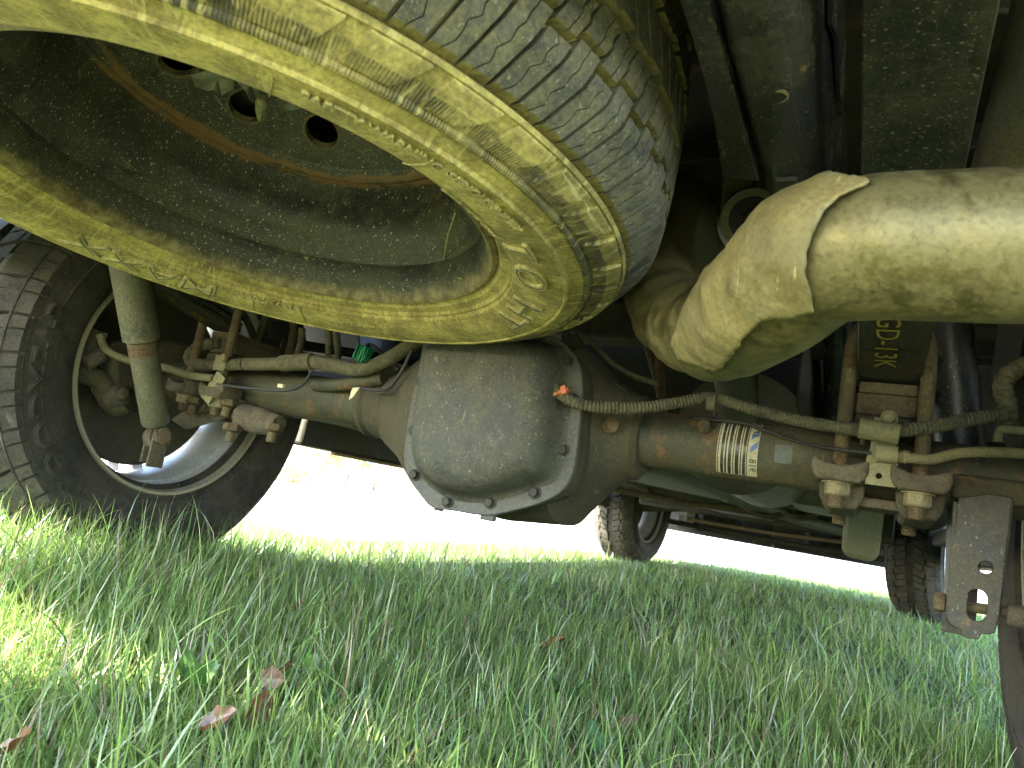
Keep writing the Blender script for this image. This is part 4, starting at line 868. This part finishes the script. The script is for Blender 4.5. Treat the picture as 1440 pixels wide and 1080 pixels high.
# ------------------------------------------------------------------ spare wheel slung under the bed
n_ = Vector((.011, .062, 1)).normalized(); u_ = Vector((0, 1, 0)).cross(n_).normalized(); v_ = n_.cross(u_)
C0 = Vector((-.009, -.586, .489)); RS, WS = .42, .282
ms = Matrix(((u_.x, v_.x, n_.x, 0), (u_.y, v_.y, n_.y, 0), (u_.z, v_.z, n_.z, 0), (0, 0, 0, 1))); ms.translation = C0 + n_ * (WS / 2)
SPARE = empty('spare_wheel', mat=ms); mark(SPARE, 'dusty spare wheel slung flat under the truck bed, close overhead', 'spare wheel')
T = tyre('tyre', RS, .2575, WS, 52, [M['spare_side'], M['spare_tread'], M['groove']], SPARE, seg=288, lugs=44)
pts_z = [(.268, .024), (.28, .012), (.2975, .005), (.3195, .001), (.336, .000), (.355, .006), (.372, .015), (.386, .0225)]
zfs = lambda r: np.interp(r, [a for a, b in pts_z], [b for a, b in pts_z]) - WS / 2
rad = math.radians
side_text('SAFETY WARNING  SERIOUS INJURY', .011, .322, rad(-37), SPARE, M['letter'], zfs, .0014, offset=.0002, stretch=1.1)
for s, a0, sz, r0, st in (('MAXX', 140, .042, .288, 1.5), ('T', 3, .040, .292, 1.4), ('O', 13, .046, .288, 1.4), ('HT', 32, .046, .288, 1.55), ('A', 205, .042, .288, 1.5), ('M', 222, .042, .288, 1.6)):
    side_text(s, sz, r0, rad(a0), SPARE, M['spare_tread'], zfs, .0019, offset=-.0014, stretch=st)
    side_text(s, sz, r0, rad(a0), SPARE, M['letter'], zfs, .0016, offset=.0006, stretch=st, name='lettering_border')
side_text('LT275/70R18', .014, .283, rad(118), SPARE, M['letter'], zfs, .0008, stretch=1.2)
side_text('TUBELESS RADIAL', .009, .300, rad(96), SPARE, M['letter'], zfs, .0006, stretch=1.2)
side_text('DOT 8F4L 2215', .010, .283, rad(-12), SPARE, M['letter'], zfs, .0007, stretch=1.2)
side_text('LOAD RANGE E', .009, .283, rad(152), SPARE, M['letter'], zfs, .0006, stretch=1.1)
# dividing marks moulded across the sidewall
g = G()
for a in (76, 118, 131, 150, 195, -40, -20, 62):
    t = rad(a); d = Vector((math.cos(t), math.sin(t), 0)); tt = Vector((-d.y, d.x, 0))
    R_ = []
    for r in (.285, .295, .305, .315, .327): 
        z = zfs(r); R_.append([d * r - tt * .0006 + Vector((0, 0, z)), d * r + tt * .0006 + Vector((0, 0, z)), d * r + tt * .0003 + Vector((0, 0, z - .0011)), d * r - tt * .0003 + Vector((0, 0, z - .0011))])
    g.rings(R_)
g.build('mould_line', M['letter'], SPARE)
# rim: rolled flange, bead seat, drop centre, disc with hand holes
hz = -WS / 2
g = G()
lipz = hz + .0272
g.lathe([(.262, lipz + .016), (.2655, lipz + .010), (.2640, lipz + .002), (.2590, lipz - .001), (.2555, lipz + .0015), (.2525, lipz + .008), (.247, lipz + .018), (.2435, lipz + .024), (.2425, lipz + .045), (.238, lipz + .050), (.2365, lipz + .056), (.229, lipz + .066), (.219, lipz + .078), (.216, lipz + .10), (.2145, lipz + .128), (.211, lipz + .138), (.205, lipz + .1405), (.198, lipz + .138), (.192, lipz + .141), (.186, lipz + .1475)], seg=160)
zd = lipz + .146
def zc(r): return zd + max(0, .190 - r) * .66
NH, rh, rc = 10, .0215, .146
a0 = rad(151)
for k in range(NH):
    am = a0 + k * 2 * PI / NH; n = 32
    inner, outer = [], []
    for i in range(n):
        q = 2 * PI * i / n; r = rc + rh * .84 * math.cos(q); a = am + rh * math.sin(q) / r
        inner.append(Vector((r * math.cos(a), r * math.sin(a), zc(r))))
        m_ = max(abs(math.cos(q)), abs(math.sin(q))); dx, dy = math.cos(q) / m_, math.sin(q) / m_
        r = rc + (dx * .038 if dx > 0 else dx * .040); a = am + dy * PI / NH; outer.append(Vector((r * math.cos(a), r * math.sin(a), zc(r))))
    g.rings([outer, [p_.lerp(q_, .55) for p_, q_ in zip(inner, outer)], [p_ + (p_ - q_) * 0 for p_, q_ in zip(inner, outer)], [p_ + Vector((0, 0, .006)) for p_ in inner]], caps=(False, False))
g.lathe([(.186, zd + .0015), (.184, zc(.184))], seg=160)
g.lathe([(.106, zc(.106)), (.095, zc(.106) + .004), (.060, zc(.106) + .004), (.052, zc(.106) + .006), (.050, zc(.106) + .012)], seg=64)
RIM = g.build('rim', M['rim'], SPARE, ang=35)
for k in range(NH):
    am = a0 + k * 2 * PI / NH; R_ = []
    for q_, dz in ((1.14, -.0002), (1.07, -.0013), (.99, -.0007), (.96, .006)):
        R_.append([Vector(((rc + rh * .84 * q_ * math.cos(t)) * math.cos(am + rh * q_ * math.sin(t) / rc), (rc + rh * .84 * q_ * math.cos(t)) * math.sin(am + rh * q_ * math.sin(t) / rc), zc(rc + rh * .84 * q_ * math.cos(t)) + dz)) for t in [2 * PI * i / 28 for i in range(28)]])
    g = G(); g.rings(R_, caps=(False, False)); g.build('hand_hole_edge', M['hole'], RIM)
g = G(); g.box((-.02, .0, zd + .095), (.62, .5, .004)); g.build('carrier_plate', M['under'], SPARE)
g = G(); g.box((-.02, .09, zd + .075), (.36, .012, .02), Matrix.Rotation(.5, 3, 'Z')); g.build('carrier_bar', M['under'], SPARE)
# wing-shaped retainer with shreds of plastic, and the frayed end of the winch cable
ZL = lambda px, py, z: ms.inverted() @ at(px, py, d=1) if False else None
def sp(px, py, z):
    r = RGT * ((px - 720) / FOC) + DWN * ((py - 540) / FOC) + FWD
    o = C0 + n_ * z; t = (o - CAM).dot(n_) / r.dot(n_); return ms.inverted() @ (CAM + r * t)
for ol in (((268, 104), (278, 122), (292, 128), (301, 126), (312, 134), (316, 132), (330, 126), (330, 108), (300, 96)), ((330, 106), (336, 118), (345, 128), (352, 142), (362, 146), (368, 130), (356, 112)), ((385, 138), (396, 150), (410, 156), (424, 152), (430, 142), (410, 130))):
    P_ = [sp(x, y, .15 + .004 * math.sin(i * 2)) for i, (x, y) in enumerate(ol)]; cc = sum(P_, Vector()) / len(P_) + Vector((0, 0, .008))
    g = G(); g.add(P_ + [cc], [(i, (i + 1) % len(P_), len(P_)) for i in range(len(P_))]); o = g.build('plastic_wing', M['plastic'], SPARE); s_ = o.modifiers.new('thick', 'SOLIDIFY'); s_.thickness = .0015
a, b = sp(369, 138, .14), sp(366, 168, .135)
g = G(); PP = [a.lerp(b, i / 12) + Vector((random.uniform(-.001, .001), random.uniform(-.001, .001), 0)) for i in range(13)]; g.tube(PP, [.0035, .005, .006, .0065, .006, .0055, .006, .0055, .005, .004, .0028, .0032, .002], 10); g.build('cable_end', M['zinc'], SPARE)
# dirt fan stuck in the corner of the barrel
g = G(); PP = [sp(640, 300, .07), sp(628, 340, .075), sp(624, 375, .07), sp(632, 388, .055), sp(650, 392, .04)]; g.tube(smooth_path(PP, 5), .0009, 6); g.build('mud_rim', M['letter'], SPARE)

# ------------------------------------------------------------------ grass
def inside_view(x, y, z, mx=0):
    q = np.stack([x - CAM.x, y - CAM.y, z - CAM.z]); zc = FWD.x * q[0] + FWD.y * q[1] + FWD.z * q[2]
    u = (RGT.x * q[0] + RGT.y * q[1] + RGT.z * q[2]) / zc * FOC; v = (DWN.x * q[0] + DWN.y * q[1] + DWN.z * q[2]) / zc * FOC
    return (zc > .1) & (abs(u) < 720 + mx) & (v < 540 + mx), zc
def blades(n_tot, x0, x1, y0, y1, dens, segs, wscale, hmean, name, dist=(0, 99), cull=250, keep_out=True):
    x = rng.uniform(x0, x1, n_tot); y = rng.uniform(y0, y1, n_tot)
    vis, zc = inside_view(x, y, np.full(n_tot, .05), cull); D = np.hypot(x - CAM.x, y - CAM.y)
    k = vis & (D >= dist[0]) & (D < dist[1]) & in_lawn(x, y) & (rng.random(n_tot) < dens(D))
    return x[k], y[k], D[k]
def fbm(x, y, s, seed):
    r = np.random.default_rng(seed); out = 0
    for i in range(5):
        a = r.uniform(0, 6.28); f = s * 1.6 ** i; out = out + np.sin((x * math.cos(a) + y * math.sin(a)) * f + r.uniform(0, 6)) * np.sin((x * math.sin(a * 1.7) - y * math.cos(a * 1.3)) * f * .8 + r.uniform(0, 6)) / (1.25 ** i)
    return out / 2.2
def make_blades(x, y, D, segs, wmul):
    n = len(x)
    patch = fbm(x, y, 5, 3); patch2 = fbm(x, y, 14, 5)
    h = np.clip(rng.lognormal(math.log(.052), .36, n) * (1 + .25 * patch) * (1 + 8 * gz(x, y)), .018, .14)
    tall = rng.random(n) < .05; h[tall] *= rng.uniform(1.2, 1.7, tall.sum())
    ww = rng.uniform(.0007, .0017, n) * wmul; wide = rng.random(n) < .05; ww[wide] *= 1.9
    az = rng.uniform(0, 2 * PI, n); lean = np.abs(rng.normal(.30, .38, n)); curl = rng.normal(.5, .7, n) * (h / .06)
    az_l = az
    dry = rng.random(n) < np.clip(.14 + .12 * patch2, .05, .35); thin = rng.random(n) < .3; ww[thin] *= .5
    lean[dry] += .35
    # a second azimuth turns the flat of the blade
    tw = rng.uniform(0, 2 * PI, n)
    S_ = segs + 1
    V = np.zeros((n, S_ * 2 - 1, 3)); cx = np.zeros((n, 3)); ang = lean.copy(); cx[:, 0] = x; cx[:, 1] = y; cx[:, 2] = -.006 + gz(x, y)
    dirx, diry = np.cos(az_l), np.sin(az_l); sx, sy = np.cos(tw), np.sin(tw)
    step = h / segs
    for s in range(S_):
        wd = ww * (1 - (s / segs) ** 1.8)
        if s < segs:
            V[:, 2 * s, :] = cx - np.stack([sx * wd, sy * wd, 0 * wd], 1); V[:, 2 * s + 1, :] = cx + np.stack([sx * wd, sy * wd, 0 * wd], 1)
        else: V[:, 2 * s, :] = cx
        ang = ang + curl / segs * .8
        cx = cx + np.stack([dirx * np.sin(ang) * step, diry * np.sin(ang) * step, np.cos(ang) * step], 1)
    V[:, :, 2] = np.maximum(V[:, :, 2], (gz(x, y) - .003)[:, None])
    nv = S_ * 2 - 1; F = []
    for s in range(segs - 1): F.append([2 * s, 2 * s + 1, 2 * s + 3]); F.append([2 * s, 2 * s + 3, 2 * s + 2])
    F.append([2 * segs - 2, 2 * segs - 1, 2 * segs])
    F = np.array(F)
    base = (np.arange(n) * nv)[:, None, None]; FF = (F[None] + base).reshape(-1, 3)
    # colours: blue green, yellow green, dry straw
    t = np.clip(rng.normal(.5, .22, n) + .22 * patch, 0, 1)[:, None]
    c = np.array([.12, .235, .075]) * (1 - t) + np.array([.275, .37, .10]) * t
    c = c * np.clip(rng.lognormal(-.08, .42, n), .35, 2.0)[:, None]
    c[dry] = np.array([.42, .36, .23]) * rng.uniform(.6, 1.2, dry.sum())[:, None]
    red = rng.random(n) < .012; c[red] = (.2, .1, .08)
    colr = np.repeat(c[:, None, :], nv, 1)
    tipdry = rng.random(n) < .25
    colr[tipdry, -1, :] = (.36, .30, .17)
    return V.reshape(-1, 3), FF, colr.reshape(-1, 3)
def join_np(name, sets, mat):
    V = np.concatenate([s[0] for s in sets]); off = np.cumsum([0] + [len(s[0]) for s in sets[:-1]]); F = np.concatenate([s[1] + o for s, o in zip(sets, off)]); Cc = np.concatenate([s[2] for s in sets])
    me = bpy.data.meshes.new(name); me.vertices.add(len(V)); me.vertices.foreach_set('co', V.astype(np.float32).ravel())
    me.loops.add(len(F) * 3); me.loops.foreach_set('vertex_index', F.astype(np.int32).ravel())
    me.polygons.add(len(F)); me.polygons.foreach_set('loop_start', np.arange(0, len(F) * 3, 3, dtype=np.int32)); me.polygons.foreach_set('loop_total', np.full(len(F), 3, np.int32))
    me.polygons.foreach_set('use_smooth', np.ones(len(F), bool)); me.update(calc_edges=True)
    at_ = me.color_attributes.new('tint', 'FLOAT_COLOR', 'POINT'); at_.data.foreach_set('color', np.c_[Cc, np.ones(len(Cc))].astype(np.float32).ravel())
    me.materials.append(mat); o = bpy.data.objects.new(name, me); col.objects.link(o); return o
def leafmat(name='grass_blade', tr=.38):
    m = bpy.data.materials.new(name); m.use_nodes = True; t = m.node_tree; t.nodes.clear()
    o = N(t, 'ShaderNodeOutputMaterial'); a = N(t, 'ShaderNodeAttribute', attribute_name='tint')
    d = N(t, 'ShaderNodeBsdfDiffuse'); tl = N(t, 'ShaderNodeBsdfTranslucent'); gl = N(t, 'ShaderNodeBsdfGlossy', i_Roughness=.32); mx = N(t, 'ShaderNodeMixShader', i_0=tr); m2 = N(t, 'ShaderNodeMixShader', i_0=.08)
    t.links.new(a.outputs['Color'], d.inputs['Color']); t.links.new(mixc(t, .5, (.25, .42, .05), (.2, .4, .06)), tl.inputs['Color'])
    hsv = N(t, 'ShaderNodeHueSaturation', i_Saturation=1.15, i_Value=1.25); t.links.new(a.outputs['Color'], hsv.inputs['Color']); t.links.new(hsv.outputs[0], tl.inputs['Color'])
    t.links.new(d.outputs[0], mx.inputs[1]); t.links.new(tl.outputs[0], mx.inputs[2]); t.links.new(mx.outputs[0], m2.inputs[1]); t.links.new(gl.outputs[0], m2.inputs[2]); t.links.new(m2.outputs[0], o.inputs[0]); return m
GM = leafmat()
sets = []
a = blades(300000, -2.4, 1.8, -1.0, 1.2, lambda D: np.clip(1.05 * (1.0 / np.maximum(D, .5)) ** .7, 0, 1), 5, 1, 0, '', (0.18, 1.7)); sets.append(make_blades(*a, 5, 1.0))
a = blades(420000, -4.5, 4.5, -1.2, 4.2, lambda D: np.clip(.75 * (1.7 / D) ** .9, 0, 1), 3, 1, 0, '', (1.7, 4.0)); sets.append(make_blades(*a, 3, 1.5))
a = blades(420000, -6, 6, -1.5, 7, lambda D: np.clip(.6 * (4 / D) ** .8, 0, 1), 2, 1, 0, '', (4.0, 9.0), cull=150); sets.append(make_blades(*a, 2, 2.4))
# grass outside the picture and behind the camera, thinner
xs = rng.uniform(-5, 5, 60000); ys = rng.uniform(-4, 6, 60000); vis, _ = inside_view(xs, ys, np.full(60000, .05), 150); kk = ~vis & in_lawn(xs, ys) & (np.hypot(xs - CAM.x, ys - CAM.y) > .25)
sets.append(make_blades(xs[kk], ys[kk], None, 2, 1.8))
GR = join_np('grass', sets, GM); mark(GR, 'green lawn grass with a few dry blades, in the shade of the truck', 'grass', kind='stuff')
print('blades', [len(s[0]) for s in sets], 'tris', sum(len(s[1]) for s in sets))

# ------------------------------------------------------------------ small plants and dead leaves on the lawn
def attrmesh(name, V, F, Cc, mat, **kw):
    me = bpy.data.meshes.new(name); me.from_pydata(V, [], F); at_ = me.color_attributes.new('tint', 'FLOAT_COLOR', 'POINT')
    at_.data.foreach_set('color', np.c_[np.array(Cc), np.ones(len(Cc))].astype(np.float32).ravel()); me.polygons.foreach_set('use_smooth', [True] * len(F)); me.materials.append(mat); o = bpy.data.objects.new(name, me); col.objects.link(o); return o
def leaf_shape(length, width, nl=8, nw=4, curl=.3, fold=.25, rough=0.0, lobed=0.0):
    V = []; F = []
    for i in range(nl + 1):
        t = i / nl; wd = width * (math.sin(PI * min(1, t * .92 + .06)) ** .7) * (1 + lobed * math.sin(t * 16)); 
        for j in range(nw + 1):
            s = j / nw * 2 - 1; V.append((t * length, s * wd / 2, fold * abs(s) * wd / 2 + curl * length * t * t * .5 + rough * random.uniform(-1, 1) * width))
    for i in range(nl):
        for j in range(nw): a = i * (nw + 1) + j; F.append((a, a + 1, a + nw + 2, a + nw + 1))
    return V, F
WEED = leafmat('weed_leaf', .3)
def weed(px, py, n, size, label, c0, nm='broadleaf_weed', cat='weed'):
    p = at(px, py, Z=.012); root = empty(nm, p); mark(root, label, cat, 'low broadleaf weeds in the lawn')
    V, F = leaf_shape(1, .42, curl=.25, fold=.3)
    for k in range(n):
        t = 2 * PI * k / n + random.uniform(-.3, .3); s = size * random.uniform(.7, 1.15); el = random.uniform(.35, 1.1)
        R3 = Matrix.Rotation(t, 3, 'Z') @ Matrix.Rotation(-el, 3, 'Y'); c = np.array(c0) * random.uniform(.8, 1.2)
        o = attrmesh('leaf', [tuple(R3 @ (Vector(v) * s)) for v in V], F, [c * (1.25 if i % 5 == 2 else 1) for i in range(len(V))], WEED); o.parent = root
weed(268, 985, 7, .055, 'clump of broad pale green weed leaves left of the curled dead leaf', (.10, .21, .05))
weed(435, 962, 5, .05, 'small upright weed right of the curled dead leaf', (.11, .23, .05))
weed(398, 858, 4, .042, 'bright single weed leaves standing under the differential, farther back', (.14, .26, .04))
weed(800, 985, 6, .045, 'round leaved weed low in the grass in the middle foreground', (.07, .16, .05))
weed(832, 1066, 6, .045, 'bluish green weed at the bottom edge of the lawn', (.09, .2, .09))
weed(205, 850, 5, .04, 'pale weed in the sunny left part of the lawn', (.14, .26, .09))
weed(1030, 1000, 5, .04, 'dark small weed in the right half of the foreground', (.06, .14, .04))
DM = leafmat('dead_leaf', .15)
def dead(px, py, z, size, rot, tilt, label, c0=(.17, .075, .035)):
    V, F = leaf_shape(1, .62, 12, 6, curl=1.1, fold=.8, rough=.05, lobed=.22); R3 = Matrix.Rotation(rot, 3, 'Z') @ Matrix.Rotation(tilt, 3, 'X') @ Matrix.Rotation(-tilt * .4, 3, 'Y')
    o = attrmesh('dead_leaf', [tuple(R3 @ (Vector(v) - Vector((.5, 0, 0))) * size) for v in V], F, [np.array(c0) * random.uniform(.6, 1.4) for _ in V], DM); o.location = at(px, py, Z=z); s_ = o.modifiers.new('sub', 'SUBSURF'); s_.levels = s_.render_levels = 1
    mark(o, label, 'dead leaf', 'dead leaves lying in the grass'); return o
dead(345, 1008, .03, .042, 2.6, .9, 'largest curled brown dead leaf in the grass, at the lower left', (.2, .095, .05))
dead(388, 955, .035, .040, .8, 1.3, 'upright crumpled pinkish brown dead leaf behind the largest one', (.26, .15, .11))
dead(20, 1066, .035, .038, .2, .4, 'brown dead leaf at the bottom left corner')
dead(410, 945, .04, .035, 2.0, -1, 'small dark dead leaf beside the upright crumpled one', (.12, .05, .03))
dead(305, 1020, .04, .03, 1.0, .6, 'small dead leaf left of the largest one')
dead(1030, 955, .012, .04, 1.0, .4, 'brown dead leaf deep in the grass in the right half of the lawn', (.18, .09, .05))
dead(410, 868, .015, .05, .3, .5, 'reddish dead leaf behind the bright weed under the differential', (.2, .08, .04))
dead(775, 915, .015, .05, .3, .2, 'flat brown dead leaf in the middle of the lawn', (.17, .08, .04))
dead(875, 1028, .012, .035, 1.4, .6, 'rust brown dead leaf near the bottom centre of the lawn', (.2, .09, .05))

# ------------------------------------------------------------------ beyond the truck: flowering shrubs, a wall
def shrub(loc, r, hh, n, label, cols, nm='flowering_shrub', low=.0):
    root = empty(nm, loc); mark(root, label, 'shrub', 'shrubs along the far side of the driveway'); V = []; F = []; Cc = []
    for k in range(n):
        t = random.uniform(0, 2 * PI); q = random.random() ** .5; zz_ = random.uniform(low, 1); c = Vector((r * q * math.cos(t) * (1 - .3 * zz_), r * q * math.sin(t) * (1 - .3 * zz_), zz_ * hh * (1 - .4 * q * q) * random.uniform(.7, 1.1)))
        a = Vector((random.gauss(0, 1), random.gauss(0, 1), random.gauss(0, 1))).normalized(); b = a.orthogonal().normalized(); s = random.uniform(.012, .03); o = len(V)
        V += [tuple(c + a * s), tuple(c + b * s * .6), tuple(c - a * s), tuple(c - b * s * .6)]; F.append((o, o + 1, o + 2, o + 3)); cc = random.choice(cols); Cc += [cc] * 4
    o = attrmesh('foliage', V, F, Cc, WEED); o.parent = root
    for k in range(5):
        t = random.uniform(0, 6.28); g = G(); g.tube([(0, 0, -.03), (r * .5 * math.cos(t), r * .5 * math.sin(t), hh * .6)], [.012, .004], 6); g.build('stem', M['rust'], root)
GRN = [(.1, .2, .04), (.14, .24, .05), (.2, .26, .06), (.4, .35, .05)]; PNK = [(.45, .2, .22), (.12, .2, .05), (.5, .4, .3)]
def gat(px, Y_): 
    p = at(px, 640, Y=Y_); return Vector((p.x, p.y, -.03))
shrub(gat(450, 9.5), .5, 1.05, 1300, 'loose green and yellow flowering shrub beyond the driveway, left of the differential', GRN + PNK, low=.45)
shrub(gat(492, 10.0), .5, 1.15, 1300, 'yellow green shrub beyond the driveway, middle one', GRN, low=.5)
shrub(gat(535, 10.4), .45, .8, 900, 'pinkish flowering shrub beyond the driveway, nearest to the differential', PNK + GRN[2:3], low=.4)
shrub(gat(420, 6.5), .3, .3, 500, 'low brownish plant bed beyond the driveway, near the left tyre', [(.3, .25, .08), (.25, .16, .08), (.2, .26, .06)])
HB = empty('shed', Vector((0, 0, 0))); mark(HB, 'low tan boarded shed with a blue door in the bright distance beyond the shrubs', 'shed')
q0, q1 = gat(500, 12.0), gat(660, 12.5)
for k in range(7):
    g = G(); g.box(((q0.x + q1.x) / 2, 12.3, .08 + k * .16), (abs(q1.x - q0.x) + .4, .05, .15)); g.build('board', M['housewall'], HB, bevel=.006)
g = G(); g.box(((q0.x + q1.x) / 2, 13.3, 1.2), (abs(q1.x - q0.x) + .7, 2.2, .12)); g.build('roof', M['pale'], HB, bevel=.02)
g = G(); g.box((gat(530, 12.2).x, 12.24, .62), (.5, .05, .9)); g.build('door', M['bluep'], HB, bevel=.006)
